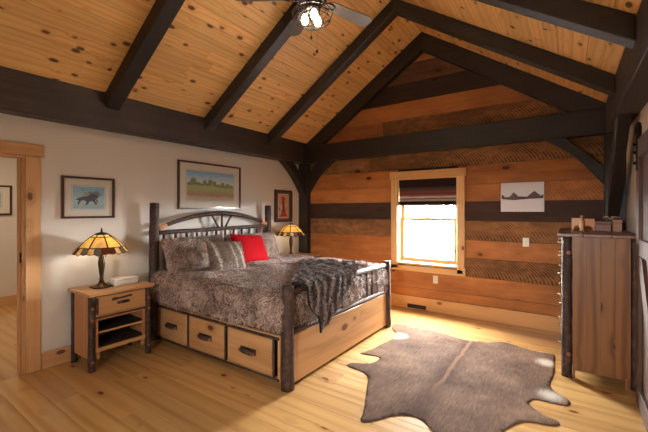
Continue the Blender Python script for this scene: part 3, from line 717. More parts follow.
# ------------------------------------------------------------------ nightstands
nx0, nx1, ny0, ny1 = -4.055, -3.64, 1.47, 2.005
ns = thing('nightstand', 'hickory nightstand with bark log posts, near side of the bed', 'nightstand', ((nx0 + nx1) / 2, (ny0 + ny1) / 2, 0), 'log nightstands flanking the bed')
for k in range(4):
    a = lerp(nx0 - .02, nx1 + .055, k / 4); b = lerp(nx0 - .02, nx1 + .055, (k + 1) / 4)
    link('top_plank', MB().box(a, b - .0005, ny0 - .04, ny1 + .045, .70, .728, .004), 'hickory_y', ns, ((a + b) / 2, 1.7, .7))
for i, (x, y, r) in enumerate(((nx1, ny0, .030), (nx1, ny1, .028), (nx0 + .03, ny0 + .0, .026), (nx0 + .03, ny1, .026))):
    lg = log('post', (x, y, 0), (x, y, .70), r, r * .95, ns, 12, 10, .14, seed=100 + i)
    if i < 2:
        for z in (.585, .475, .09):
            link('peg_end', MB().tube([(x + r * .7, y, z), (x + r + .006, y, z)], .012, 8, 0, 0, 1), ['cut_wood', 'cut_heart'], lg)
for k in range(4):
    a = lerp(nx0 + .06, nx1 - .03, k / 4); b = lerp(nx0 + .06, nx1 - .03, (k + 1) / 4)
    for yy in (ny0, ny1): link('side_plank', MB().box(a, b - .001, yy - .009, yy + .009, .10, .70, .002), 'hickory_z', ns, ((a + b) / 2, yy, .4))
link('drawer_rail', MB().box(nx1 - .025, nx1 + .005, ny0 + .03, ny1 - .03, .485, .507, .003), 'hickory_y', ns)
link('bark_edge', MB().tube(line((nx1 + .006, ny0 + .03, .487), (nx1 + .006, ny1 - .03, .487), 8), .009, 8, .3, 0, 0, 111), 'bark', ns)
link('bark_edge', MB().tube(line((nx1 + .008, ny0 + .03, .694), (nx1 + .008, ny1 - .03, .694), 8), .008, 8, .3, 0, 0, 112), 'bark', ns)
nd = link('drawer', MB().box(nx1 - .02, nx1 + .016, ny0 + .034, ny1 - .034, .512, .684, .006), 'hickory_y', ns)
link('bark_strip', MB().tube(line((nx1 + .016, ny0 + .042, .525), (nx1 + .016, ny0 + .042, .672), 6), .011, 8, .25, 0, 0, 113), 'bark', nd)
ym_ = (ny0 + ny1) / 2
link('handle', MB().tube([(nx1 + .03, ym_ - .055, .60), (nx1 + .045, ym_, .604), (nx1 + .03, ym_ + .055, .60)], [.011, .015, .012], 8, .2, 0, 1, 3), ['bark', 'cut_wood'], nd)
link('bark_inset', MB().prism([(ym_ - .10, .625), (ym_ - .02, .632), (ym_ + .10, .64), (ym_ + .09, .66), (ym_ - .02, .65), (ym_ - .09, .655)], 'x', nx1 + .0162, nx1 + .0185), 'bark_red', nd)
link('opening_frame', MB().box(nx1 - .02, nx1 + .004, ny0 + .03, ny0 + .055, .20, .483, .002).box(nx1 - .02, nx1 + .004, ny1 - .055, ny1 - .03, .20, .483, .002).box(nx1 - .02, nx1 + .004, ny0 + .055, ny1 - .055, .462, .483, .002), 'hickory_z', ns)
link('bottom_rail', MB().box(nx1 - .02, nx1 + .006, ny0 + .03, ny1 - .03, .165, .20, .003), 'hickory_y', ns)
sf = link('shelf', MB().box(nx0 + .05, nx1 - .016, ny0 + .012, ny1 - .012, .335, .350, .002), 'shaded_inside', ns)
link('shelf_edge', MB().box(nx1 - .0155, nx1 - .004, ny0 + .056, ny1 - .056, .334, .352, .002), 'hickory_y', sf)
link('shelf', MB().box(nx0 + .05, nx1 - .022, ny0 + .012, ny1 - .012, .185, .20, .002), 'shaded_inside', ns)
link('back_panel', MB().box(nx0 + .02, nx0 + .032, ny0 + .02, ny1 - .02, .10, .70, .001), 'shaded_inside', ns)
for s in (ny0 + .04, ny1 - .07): link('foot_block', MB().box(nx1 - .02, nx1, s, s + .03, .10, .164, .002), 'hickory_z', ns)
ns2 = dup(ns, ((nx0 + nx1) / 2, 4.74, 0), 'hickory nightstand with bark log posts, far side of the bed by the corner post')

# ------------------------------------------------------------------ stained glass lamps
def lamp(cx, cy, z, label):
    t = thing('table_lamp', label, 'lamp', (cx, cy, z), 'stained glass bedside lamps'); c = (cx, cy, z)
    link('base', MB().lathe([(.085, 0), (.088, .008), (.075, .018), (.05, .028), (.03, .045), (.02, .07), (.016, .10), (.022, .15), (.030, .21), (.032, .25), (.024, .30), (.014, .33), (.012, .345)], c, 18), 'bronze', t)
    for k in range(6):
        a = k * math.pi / 3; link('base_lobe', MB().lathe([(.004, 0), (.022, .002), (.024, .010), (.014, .018), (.002, .020)], (cx + .08 * math.cos(a), cy + .08 * math.sin(a), z), 10), 'bronze', t)
    link('stem', MB().tube([(cx, cy, z + .34), (cx, cy, z + .545)], .006, 8, 0, 0, 0), 'bronze', t)
    bl = link('bulb', MB().lathe([(.004, 0), (.014, .01), (.026, .035), (.028, .055), (.018, .08), (.003, .088)], (cx + .03, cy, z + .40), 12), 'bulb_lamp', t)
    link('socket', MB().tube([(cx, cy, z + .375), (cx + .03, cy, z + .40)], .012, 8, 0, 0, 0), 'bronze', t)
    link('cap', MB().lathe([(.062, 0), (.058, .010), (.035, .020), (.012, .026), (.008, .032)], (cx, cy, z + .528), 16), 'bronze', t)
    link('finial', MB().lathe([(.004, 0), (.011, .008), (.007, .016), (.009, .024), (.003, .04)], (cx, cy, z + .556), 10), 'bronze', t)
    # shade: eight amber panels, skirt of coloured pieces, lead lines between
    n = 8; zt, zm, zb = z + .530, z + .408, z + .353; rt, rm, rb = .060, .196, .240
    def P3(r, a, zz): return (cx + r * math.cos(a), cy + r * math.sin(a), zz)
    lead = MB()
    for k in range(n):
        a0, a1 = (k - .5) * 2 * math.pi / n + .25, (k + .5) * 2 * math.pi / n + .25; g = .02; am = (a0 + a1) / 2
        m = MB(); vs = []
        for j in range(5):
            f = j / 4; r = lerp(rt, rm, f) + .012 * math.sin(math.pi * f); zz = lerp(zt, zm, f)
            for q in range(4):
                aa = lerp(a0 + g, a1 - g, q / 3); rr = r * math.cos(math.pi / n * .6) / math.cos((aa - am) * .6); vs.append(P3(rr, aa, zz))
        m.add(vs, [[j * 4 + q, j * 4 + q + 1, j * 4 + 5 + q, j * 4 + 4 + q] for j in range(4) for q in range(3)], 0, False)
        o = link('panel', m, 'amber_glass' if k % 2 == 0 else 'cream_glass', t); s_ = o.modifiers.new('t', 'SOLIDIFY'); s_.thickness = .003
        for q in range(3):
            b0, b1 = lerp(a0, a1, q / 3) + .012, lerp(a0, a1, (q + 1) / 3) - .012; bm_ = (b0 + b1) / 2; dz = .014 if q == 1 else .005
            m = MB().add([P3(rm + .004, b0, zm - .003), P3(rm + .004, b1, zm - .003), P3(rb, b1, zb + .004), P3(rb + .002, bm_, zb - dz), P3(rb, b0, zb + .004)], [[0, 1, 2, 3, 4]])
            o = link('skirt_piece', m, ('brown_glass', 'cream_glass', 'blue_glass')[(q + k) % 3], t); s_ = o.modifiers.new('t', 'SOLIDIFY'); s_.thickness = .003
            lead.tube([P3(rm + .004, b0 - .012, zm), P3(rb + .001, b0 - .012, zb + .002)], .003, 6, 0, 0, 0)
            lead.tube([P3(rb, b0 - .012, zb + .003), P3(rb + .002, bm_, zb - dz), P3(rb, b1 + .012, zb + .003)], .0035, 6, 0, 0, 0)
        lead.tube([P3(lerp(rt, rm, j / 4) + .012 * math.sin(math.pi * j / 4), a0, lerp(zt, zm, j / 4)) for j in range(5)], .0060, 6, 0, 0, 0)
    for r, zz, w_ in ((rt, zt, .004), (rm + .002, zm - .001, .0045), (lerp(rt, rm, .2) + .008, lerp(zt, zm, .2), .0035)):
        lead.tube([P3(r, 2 * math.pi * k / 24, zz) for k in range(24)], w_, 6, 0, 0, 0, closed=True)
    link('leading', lead, 'bronze', t)
    for s in (-1, 1):
        pc = link('pull_chain', MB().tube([(cx + .01, cy + s * .03, z + .38), (cx + .012, cy + s * .034, z + .315)], .0012, 5, 0, 0, 0), 'bronze', t)
        link('chain_knob', MB().lathe([(.001, 0), (.005, .004), (.005, .010), (.001, .014)], (cx + .012, cy + s * .034, z + .302), 8), 'bronze', pc)
    return t
lm = lamp(-3.85, 1.645, .7285, 'stained glass table lamp with amber shade on the near nightstand')
dup(lm, (-3.86, 4.60, .7285), 'stained glass table lamp with amber shade in the corner beyond the bed')

# low white box on the near nightstand
wbx = thing('low_box', 'low white box lying on the nightstand beside the lamp', 'box', (-3.83, 1.86, .7285))
link('body', MB().box(-3.885, -3.775, 1.735, 1.975, .7287, .778, .008), 'white_box', wbx)
link('lid', MB().box(-3.888, -3.772, 1.732, 1.978, .7782, .798, .006), 'white_box', wbx)

# ------------------------------------------------------------------ framed pictures
def print_mat(name, build):
    t = NT(name); tc = t.n('ShaderNodeTexCoord').outputs['Generated']; build(t, tc); M[name] = t.m
def p_horse(t, tc):
    n = t.noise(t.vmul(tc, (1, 5, 9)), 1., 4); z = t.n('ShaderNodeSeparateXYZ', {0: tc}).outputs[2]
    c = t.ramp(t.math('ADD', z, t.math('MULTIPLY', t.math('SUBTRACT', n, .5), .7)), [(.0, (168, 196, 206)), (.3, (190, 216, 216)), (.55, (166, 208, 222)), (1., (136, 180, 208))]); t.pr(Base_Color=c, Roughness=.6)
def p_land(t, tc):
    n = t.noise(t.vmul(tc, (1, 14, 9)), 1., 5, .65); z = t.n('ShaderNodeSeparateXYZ', {0: tc}).outputs[2]
    c = t.ramp(t.math('ADD', z, t.math('MULTIPLY', t.math('SUBTRACT', n, .5), .30)), [(.0, (206, 206, 190)), (.13, (204, 188, 164)), (.2, (192, 146, 124)), (.3, (184, 176, 130)), (.42, (180, 194, 130)), (.55, (172, 190, 140)), (.62, (226, 232, 220)), (.78, (184, 220, 238)), (1., (134, 184, 228))]); t.pr(Base_Color=c, Roughness=.6)
def p_red(t, tc):
    n = t.noise(t.vmul(tc, (1, 3, 4)), 1., 4, .6, 1.5); c = t.ramp(n, [(.3, (186, 96, 80)), (.42, (220, 140, 112)), (.5, (240, 200, 170)), (.6, (226, 170, 116)), (.72, (160, 88, 78))]); t.pr(Base_Color=c, Roughness=.6)
def p_hall(t, tc):
    n = t.noise(t.vmul(tc, (1, 6, 6)), 1., 3); t.pr(Base_Color=t.ramp(n, [(.3, (176, 176, 178)), (.7, (214, 210, 204))]), Roughness=.6)
for nme, fn in (('print_horse', p_horse), ('print_land', p_land), ('print_red', p_red), ('print_hall', p_hall)): print_mat(nme, fn)
plain('ink_dark', (96, 102, 118), .7); plain('ink_mid', (130, 140, 152), .7); plain('ink_green', (136, 150, 116), .7); plain('ink_red', (186, 84, 72), .7); plain('ink_black', (112, 62, 62), .7); plain('ink_light', (176, 170, 168), .7); plain('mat_dark', (112, 84, 74), .8)
def picture(label, y0, y1, z0, z1, fw, mw, mh, print_, figs, x=XL, frame='picture_wood', mat='mat_board'):
    t = thing('framed_picture', label, 'picture', (x, (y0 + y1) / 2, z0)); f = MB()
    d = .03
    f.prism([(y0, z0), (y0 + fw, z0 + fw), (y0 + fw, z1 - fw), (y0, z1)], 'x', x + .001, x + d).prism([(y1, z0), (y1 - fw, z0 + fw), (y1 - fw, z1 - fw), (y1, z1)], 'x', x + .001, x + d)
    f.prism([(y0, z1), (y0 + fw, z1 - fw), (y1 - fw, z1 - fw), (y1, z1)], 'x', x + .001, x + d).prism([(y0, z0), (y0 + fw, z0 + fw), (y1 - fw, z0 + fw), (y1, z0)], 'x', x + .001, x + d)
    link('frame', f, frame, t)
    link('mat_board', MB().box(x + .004, x + .012, y0 + fw, y1 - fw, z0 + fw, z1 - fw, 0), mat, t)
    a0, a1, b0, b1 = y0 + fw + mw, y1 - fw - mw, z0 + fw + mh, z1 - fw - mh
    if mw > .02: link('mat_line', MB().box(x + .0121, x + .0126, a0 - .012, a1 + .012, b0 - .012, b1 + .012, 0), 'mat_line', t); link('inner_mat', MB().box(x + .0127, x + .0131, a0 - .010, a1 + .010, b0 - .010, b1 + .010, 0), 'canvas_white', t)
    pr_ = link('print', MB().box(x + .0132, x + .0136, a0, a1, b0, b1, 0), print_, t)
    for k, (nm_, poly, m_) in enumerate(figs):
        pts = [(lerp(a0, a1, p[0]), lerp(b0, b1, p[1])) for p in poly]
        link(nm_, MB().prism(pts, 'x', x + .0137 + k * .0003, x + .0139 + k * .0003), m_, pr_)
    link('glass', MB().box(x + .0195, x + .021, y0 + fw, y1 - fw, z0 + fw, z1 - fw, 0), 'glass_pane', t)
    return t
horse = [(.08, .40), (.20, .50), (.34, .56), (.42, .66), (.52, .62), (.62, .68), (.70, .66), (.78, .60), (.82, .52), (.76, .50), (.70, .48), (.68, .36), (.76, .22), (.72, .16), (.62, .34), (.52, .34), (.46, .20), (.38, .16), (.42, .32), (.32, .40), (.24, .34), (.18, .18), (.14, .20), (.18, .38)]
horse2 = [(.40, .60), (.50, .78), (.60, .74), (.74, .82), (.84, .72), (.90, .62), (.84, .58), (.78, .62), (.74, .50), (.80, .30), (.74, .28), (.66, .44), (.50, .50)]
mane = [(.28, .52), (.36, .74), (.46, .76), (.52, .64), (.44, .56)]
picture('small picture of dark running horses on blue, beside the doorway', 1.378, 1.868, 1.418, 1.842, .022, .075, .075, 'print_horse', [('horse_figure', horse2, 'ink_mid'), ('horse_figure', horse, 'ink_dark'), ('mane_shape', mane, 'ink_light')])
def blob(cx, cy, r, h, n=9, seed=0): return [(cx + r * math.cos(2 * math.pi * k / n) * (1 + .25 * mnoise.noise(Vector((k * 1.7, seed, 0)))), cy + h * math.sin(2 * math.pi * k / n) * (1 + .2 * mnoise.noise(Vector((k * 1.3, seed, 4))))) for k in range(n)]
trees = [('tree_shape', blob(cx, cy, r, h, 9, i), 'ink_green') for i, (cx, cy, r, h) in enumerate(((.13, .64, .06, .13), (.36, .62, .04, .10), (.47, .63, .05, .12), (.56, .60, .04, .10), (.74, .57, .05, .10), (.85, .56, .04, .09), (.06, .56, .05, .06), (.22, .57, .05, .06), (.30, .54, .04, .05), (.41, .55, .05, .05), (.64, .54, .05, .06), (.68, .51, .06, .04), (.93, .53, .05, .06), (.80, .50, .06, .04)))]
picture('large landscape picture with trees hanging above the headboard', 2.631, 3.67, 1.512, 2.145, .022, .105, .095, 'print_land', trees)
picture('narrow red and orange picture above the corner lamp', 4.433, 4.88, 1.296, 1.85, .025, .07, .05, 'print_red', [('figure_shape', [(.25, .05), (.42, .45), (.36, .70), (.5, .78), (.62, .70), (.60, .45), (.75, .05)], 'ink_black'), ('figure_shape', [(.1, .05), (.4, .25), (.62, .30), (.9, .06)], 'ink_red'), ('figure_shape', blob(.48, .82, .18, .11, 9, 3), 'ink_red')], mat='mat_dark')
picture('framed picture on the hall wall beyond the doorway', 1.28, 1.80, 1.424, 1.892, .028, .10, .09, 'print_hall', [], HX, 'picture_wood')
# canvas print on the gable
cv = thing('canvas_print', 'white canvas print of two snowy barn roofs on the board wall', 'picture', (-.487, YG, 1.48))
a0, a1, b0, b1 = -.732, -.243, 1.482, 1.86
link('canvas', MB().box(a0, a1, YG - .042, YG - .008, b0, b1, .003), 'canvas_white', cv)
def flat(nm_, pts, m_, k): link(nm_, MB().prism([(lerp(a0, a1, p[0]), lerp(b0, b1, p[1])) for p in pts], 'y', YG - .0432 - k * .0003, YG - .0421 - k * .0003), m_, cv)
flat('tree_line', [(.02, .44), (.08, .43), (.2, .41), (.35, .40), (.5, .42), (.62, .43), (.98, .45), (.98, .58), (.93, .54), (.86, .51), (.6, .51), (.44, .52), (.2, .51), (.1, .5), (.06, .57), (.02, .59)], 'canvas_grey', 0)
flat('roof', [(.19, .47), (.31, .67), (.44, .50), (.40, .45), (.24, .44)], 'canvas_roof', 1)
flat('roof', [(.6, .49), (.78, .70), (.94, .52), (.9, .47), (.64, .46)], 'canvas_roof', 2)
flat('barn_wall', [(.62, .44), (.92, .45), (.91, .49), (.63, .48)], 'canvas_red', 3)

# ------------------------------------------------------------------ cowhide rug
out = [(-1.872, 4.367), (-1.67, 4.375), (-1.287, 4.356), (-0.967, 4.279), (-0.746, 4.35), (-0.608, 4.46), (-0.416, 4.387), (-0.243, 4.356), (-0.125, 4.372), (-0.105, 4.243), (-0.108, 4.085), (-0.10, 3.949), (-0.113, 3.756), (-0.126, 3.576), (-0.076, 3.465), (-0.008, 3.405), (0.016, 3.346), (-0.012, 3.275), (-0.109, 3.26), (-0.208, 3.249), (-0.239, 3.201), (-0.24, 3.132), (-0.157, 3.045), (-0.066, 3.009), (-0.048, 2.958), (-0.097, 2.913), (-0.205, 2.884), (-0.27, 2.84), (-0.329, 2.732), (-0.36, 2.641), (-0.389, 2.474), (-0.382, 2.293), (-0.466, 2.157), (-0.569, 2.164), (-0.652, 2.269), (-0.753, 2.383), (-0.876, 2.474), (-0.967, 2.46), (-1.052, 2.391), (-1.118, 2.282), (-1.183, 2.208), (-1.221, 2.225), (-1.244, 2.305), (-1.302, 2.447), (-1.385, 2.632), (-1.469, 2.812), (-1.57, 2.891), (-1.718, 2.91), (-1.762, 2.949), (-1.723, 3.025), (-1.596, 3.093), (-1.564, 3.19), (-1.574, 3.27), (-1.651, 3.276), (-1.764, 3.248), (-1.785, 3.277), (-1.735, 3.408), (-1.716, 3.593), (-1.679, 3.817), (-1.688, 3.995), (-1.829, 4.158)]
def catmull(pts, m=4):
    r = []; n = len(pts)
    for i in range(n):
        p0, p1, p2, p3 = (Vector(pts[(i + k - 1) % n]) for k in range(4))
        for j in range(m):
            t = j / m; r.append(.5 * ((2 * p1) + (p2 - p0) * t + (2 * p0 - 5 * p1 + 4 * p2 - p3) * t * t + (3 * p1 - p0 - 3 * p2 + p3) * t ** 3))
    return r
ol = catmull(out); nb = len(ol); pts = list(ol)
def inside(x, y):
    c = False; j = nb - 1
    for i in range(nb):
        if (ol[i].y > y) != (ol[j].y > y) and x < (ol[j].x - ol[i].x) * (y - ol[i].y) / (ol[j].y - ol[i].y) + ol[i].x: c = not c
        j = i
    return c
x = -1.9
while x < .05:
    y = 2.1
    while y < 4.5:
        q = Vector((x + random.uniform(-.008, .008), y + random.uniform(-.008, .008)))
        if inside(q.x, q.y) and min((q - o_).length for o_ in ol) > .014: pts.append(q)
        y += .03
    x += .03
vv, ee, ff, *_ = delaunay_2d_cdt(pts, [(i, (i + 1) % nb) for i in range(nb)], [], 1, 1e-5)
oln = [o_ for o_ in ol]
def rz(p):
    d = min((p - o_).length for o_ in oln[::2]); return .003 + .004 * min(1, d / .05) + .006 * max(0, mnoise.noise(Vector((p.x * 3, p.y * 3, 5)))) * min(1, d / .12)
def rug_mat():
    t = NT('cowhide'); tc = t.n('ShaderNodeTexCoord').outputs['Object']; sp = t.n('ShaderNodeSeparateXYZ', {0: tc}).outputs
    hair = t.noise(t.vmul(tc, (60, 9, 1)), 1., 4, .7); hair2 = t.noise(t.vmul(tc, (240, 40, 1)), 1., 2, .7); big = t.noise(tc, 2.2, 4, .6)
    dx = t.math('ABSOLUTE', t.math('ADD', sp[0], t.math('MULTIPLY', t.math('SUBTRACT', t.noise(tc, 3, 2), .5), .10)))
    c = t.ramp(t.math('ADD', t.math('MULTIPLY', big, .62), t.math('MULTIPLY', hair, .38)), [(.3, (64, 50, 44)), (.47, (106, 86, 74)), (.66, (144, 118, 100))])
    c = t.mix(t.math('MULTIPLY', t.smooth(dx, .16, .02), .55), c, rgb((66, 48, 42)))
    c = t.mix(t.math('MULTIPLY', t.math('MULTIPLY', t.smooth(dx, .03, .004), t.smooth(sp[1], -.35, .1)), .55), c, rgb((150, 116, 92)))
    c = t.mix(t.smooth(dx, .75, 1.0, 0., .45), c, rgb((150, 104, 76)))
    for wx, wy, r0, r1 in ((.74, .98, .03, .13), (-.76, .86, .05, .15), (.80, .28, .02, .14)):
        d = t.n('ShaderNodeVectorMath', operation='DISTANCE'); t.set(d.inputs[0], t.vmul(tc, (1, 1, 0))); d.inputs[1].default_value = (wx, wy, 0)
        dd = t.math('ADD', d.outputs['Value'], t.math('MULTIPLY', t.math('SUBTRACT', hair, .5), .12))
        c = t.mix(t.smooth(dd, r1, r0, 0., .8), c, rgb((214, 204, 192)))
    c = t.mix(t.math('MULTIPLY', hair2, .3), c, rgb((60, 46, 40)))
    t.bump(t.math('ADD', hair2, hair), .35, .004); t.pr(Base_Color=c, Roughness=.8, Specular_IOR_Level=.02); M['cowhide'] = t.m
rug_mat()
m = MB().add([(p.x, p.y, rz(p)) for p in vv], [list(f) for f in ff], 0, True)
rug = tag(link('cowhide_rug', m, 'cowhide', None, (-.91, 3.10, .001)), 'grey brown cowhide rug spread on the pine floor', 'rug')
so = rug.modifiers.new('thick', 'SOLIDIFY'); so.thickness = .0025; so.offset = -1

# ------------------------------------------------------------------ dresser
gx0, gx1, gy0, gy1, gz = -.01, .455, 3.865, 4.93, 1.262
ds = thing('tall_dresser', 'tall hickory chest of drawers with bark posts against the right wall', 'dresser', ((gx0 + gx1) / 2, (gy0 + gy1) / 2, 0))
for i, (x, y, r) in enumerate(((gx0, gy0 + .02, .042), (gx0, gy1 - .02, .04), (gx1 + .005, gy0 + .03, .028), (gx1 + .005, gy1 - .03, .028))):
    lg = log('post', (x, y, 0), (x, y, gz), r, r * .93, ds, 22, 12, .13, seed=130 + i)
    if i == 0:
        for z in (1.12, .21): link('peg_end', MB().tube([(x + .014, y - r * .75, z), (x + .014, y - r - .004, z)], .017, 10, 0, 0, 1), ['cut_wood', 'cut_heart'], lg)
for k in range(4):
    a = lerp(gx0 + .045, gx1 - .025, k / 4); b = lerp(gx0 + .045, gx1 - .025, (k + 1) / 4)
    for yy in (gy0, gy1 - .018): link('side_plank', MB().box(a + .0001, b - .0001, yy, yy + .018, .072, gz, .0007), 'dresser_z', ds, ((a + b) / 2, yy, .6))
link('corner_strip', MB().box(gx1 - .062, gx1 - .026, gy0 - .003, gy0 - .0005, .0, .09, .001).box(gx0 + .044, gx0 + .062, gy0 - .004, gy0 - .0005, .0, .09, .001), 'dresser_z', ds)
link('carcass', MB().box(gx0 + .02, gx1 - .02, gy0 + .03, gy1 - .03, .10, gz - .002, .002), 'dresser_z', ds)
for k in range(3):
    a = lerp(gx0 - .075, gx1 + .045, k / 3); b = lerp(gx0 - .075, gx1 + .045, (k + 1) / 3)
    link('top_plank', MB().box(a, b - .0005, gy0 - .03, gy1 + .03, gz + .001, gz + .030, .004), 'dresser_top', ds, ((a + b) / 2, 4.4, gz))
zz = [.11, .36, .59, .80, .99, 1.13, gz - .01]
for k in range(6):
    z0, z1 = zz[k] + .006, zz[k + 1] - .006
    for (ya_, yb_) in ((gy0 + .07, (gy0 + gy1) / 2 - .005), ((gy0 + gy1) / 2 + .005, gy1 - .07)) if k >= 4 else ((gy0 + .07, gy1 - .07),):
        dr = link('drawer', MB().box(gx0 - .018, gx0 + .018, ya_, yb_, z0, z1, .005), 'hickory_y', ds, (gx0, (ya_ + yb_) / 2, z0))
        for yk in ((ya_ + yb_) / 2,) if k >= 4 else (ya_ + .16, yb_ - .16):
            kb = link('knob', MB().tube([(gx0 - .019, yk, (z0 + z1) / 2), (gx0 - .06, yk, (z0 + z1) / 2), (gx0 - .075, yk, (z0 + z1) / 2)], [.008, .009, .015], 8, .0, 0, 0, 1), ['chrome'], dr)

# small things on the dresser
zt = gz + .0302
hs = thing('carved_block', 'pale carved wooden block with arched cutouts on the dresser', 'ornament', (.12, 4.60, zt))
def arch_poly(w_, h_, aw, ah):
    p = [(-w_ / 2, 0), (-aw / 2, 0)] + [(-aw / 2 * math.cos(math.pi * k / 6), ah * .4 + ah * .6 * math.sin(math.pi * k / 6)) for k in range(7)] + [(aw / 2, 0), (w_ / 2, 0), (w_ / 2, h_), (-w_ / 2, h_)]
    return p
link('block', MB().prism(off(arch_poly(.085, .125, .05, .05), .075, zt), 'y', 4.56, 4.64), 'wood_cream', hs)
link('block', MB().prism(off(arch_poly(.10, .12, .07, .05), .175, zt), 'y', 4.56, 4.64), 'wood_tan', hs)
pg = thing('wooden_bottle', 'small slim turned wooden bottle standing before the carved block', 'ornament', (.113, 4.42, zt))
link('body', MB().lathe([(.014, 0), (.017, .01), (.017, .09), (.012, .11), (.009, .125)], (.113, 4.42, zt), 12), 'wood_cream', pg)
link('stopper', MB().lathe([(.009, .1251), (.012, .135), (.012, .148), (.006, .158)], (.113, 4.42, zt), 12), 'wood_tan', pg)
for nm_, x0, x1, y0, y1, h_, mt, lb in (('trinket_box', .225, .345, 4.40, 4.52, .10, 'box_brown', 'dark brown trinket box in the middle of the dresser top'), ('trinket_box', .358, .43, 4.44, 4.54, .115, 'box_tan', 'small tan trinket box nearest the wall on the dresser top')):
    b_ = thing(nm_, lb, 'box', ((x0 + x1) / 2, (y0 + y1) / 2, zt))
    link('body', MB().box(x0, x1, y0, y1, zt + .0002, zt + h_ * .72, .004), mt, b_)
    link('lid', MB().box(x0 - .003, x1 + .003, y0 - .003, y1 + .003, zt + h_ * .72 + .0004, zt + h_, .005), mt, b_)
tw = MB(); 
for k in range(5):
    a = k * 1.25; tw.tube([(.345, 4.47, zt + .118), (.345 + .03 * math.cos(a), 4.47 + .02 * math.sin(a), zt + .145), (.345 + .075 * math.cos(a), 4.47 + .03 * math.sin(a), zt + .138 + .012 * math.sin(a * 2))], [.004, .0035, .002], 6, 0, 0, 0)
tag(link('antler_twig', tw, 'wood_cream', None, (.345, 4.47, zt + .115)), 'pale branching antler piece lying on the trinket boxes', 'ornament')

# ------------------------------------------------------------------ sliding barn door on the right wall
bx, bt, by1, by0 = XR - .085, .038, 3.62, 2.60
bd = thing('barn_door', 'dark wood sliding barn door with iron roller by the right wall', 'door', (bx, (by0 + by1) / 2, .02))
n = 6
for k in range(n):
    a, b = lerp(by0 + .0, by1, k / n), lerp(by0, by1, (k + 1) / n)
    link('plank', MB().box(bx + .012, bx + bt, a + .0006, b - .0006, .02, 2.03, .002), 'barn_door', bd, (bx, (a + b) / 2, 1))
wf = .12
link('stile', MB().box(bx - .012, bx + .0118, by1 - wf, by1, .02, 2.03, .003), 'barn_door', bd); link('stile', MB().box(bx - .012, bx + .0118, by0, by0 + wf, .02, 2.03, .003), 'barn_door', bd)
for z0, z1 in ((1.90, 2.03), (1.16, 1.285), (.02, .16)): link('rail', MB().box(bx - .012, bx + .0118, by0 + wf + .001, by1 - wf - .001, z0, z1, .003), 'barn_door', bd)
for z0, z1 in ((.17, 1.15),):
    yA, yB = by1 - wf - .01, by0 + wf + .01
    link('diagonal_brace', MB().prism([(yA, z1), (yA, z1 - .11), (yB + .10, z0), (yB, z0), (yB, z0 + .11), (yA - .10, z1)], 'x', bx - .01, bx + .0118), 'barn_door', bd)
hg = link('roller_strap', MB().box(bx - .020, bx - .0122, by1 - .085, by1 - .035, 1.80, 2.10, .002), 'black_iron', bd)
for z in (2.0, 1.94, 1.86): link('bolt', MB().tube([(bx - .0202, by1 - .06, z), (bx - .036, by1 - .06, z)], .012, 8, 0, 0, 0), 'black_iron', hg)
link('roller_wheel', MB().tube([(bx - .004, by1 - .06 + .055 * math.cos(a), 2.105 + .055 * math.sin(a)) for a in [2 * math.pi * k / 20 for k in range(20)]], .012, 8, 0, 0, 0, closed=True), 'black_iron', hg)
link('wheel_hub', MB().tube([(bx - .024, by1 - .06, 2.105), (bx + .012, by1 - .06, 2.105)], .014, 10, 0, 0, 0), 'black_iron', hg)
for k in range(5):
    a = 2 * math.pi * k / 5; link('wheel_spoke', MB().tube([(bx - .004, by1 - .06, 2.105), (bx - .004, by1 - .06 + .05 * math.cos(a), 2.105 + .05 * math.sin(a))], .006, 6, 0, 0, 0), 'black_iron', hg)
tr = thing('barn_door_track', 'black iron track bar above the sliding barn door', 'track', (bx, 2.5, 2.10))
link('track_bar', MB().box(bx - .007, bx - .001, 1.2, by1 - .10, 2.033, 2.046, .001), 'black_iron', tr)
for y in (1.5, 2.4, 3.3): link('standoff', MB().tube([(bx - .0005, y, 2.045), (XR, y, 2.045)], .010, 8, 0, 0, 0), 'black_iron', tr)

# ------------------------------------------------------------------ ceiling fan
fx, fy, fz = XC, 2.40, 3.29
fan = thing('ceiling_fan', 'five blade ceiling fan with caged light hanging from the ridge', 'fan', (fx, fy, APEX))
link('canopy', MB().lathe([(.02, -.11), (.06, -.10), (.075, -.05), (.075, .0)], (fx, fy, APEX - .03), 18), 'fan_metal', fan)
link('downrod', MB().tube([(fx, fy, APEX - .12), (fx, fy, fz + .10)], .014, 10, 0, 0, 0), 'fan_metal', fan)
link('motor_housing', MB().lathe([(.03, .12), (.09, .10), (.125, .05), (.13, .0), (.11, -.03), (.06, -.045), (.055, -.07)], (fx, fy, fz), 24), 'fan_metal', fan)
for k in range(5):
    a = R(71 + 72 * k); ca, sa = math.cos(a), math.sin(a)
    rot = Matrix.Rotation(a, 3, 'Z') @ Matrix.Rotation(R(-14), 3, 'X')
    prof = [(.16, -.040), (.20, -.052), (.45, -.062), (.60, -.066), (.655, -.05), (.668, -.01), (.66, .03), (.62, .062), (.45, .062), (.20, .052), (.16, .040)]
    m = MB(); nn = len(prof)
    vs = [rot @ Vector((p[0], p[1], dz)) + Vector((fx, fy, fz)) for dz in (-.004, .004) for p in prof]
    m.add(vs, [list(range(nn)), list(range(2 * nn - 1, nn - 1, -1))] + [[i, (i + 1) % nn, nn + (i + 1) % nn, nn + i] for i in range(nn)])
    bl = link('blade', m, 'fan_blade', fan)
    ir = MB()
    for s in (-1, 1): ir.tube([rot @ Vector(q) + Vector((fx, fy, fz)) for q in ((.10, s * .012, -.012), (.15, s * .030, -.010), (.20, s * .026, -.009), (.235, s * .010, -.009))], .006, 6, 0, 0, 0)
    link('blade_iron', ir, 'fan_metal', bl)
cz = fz - .125
cage = MB(); rc = .172
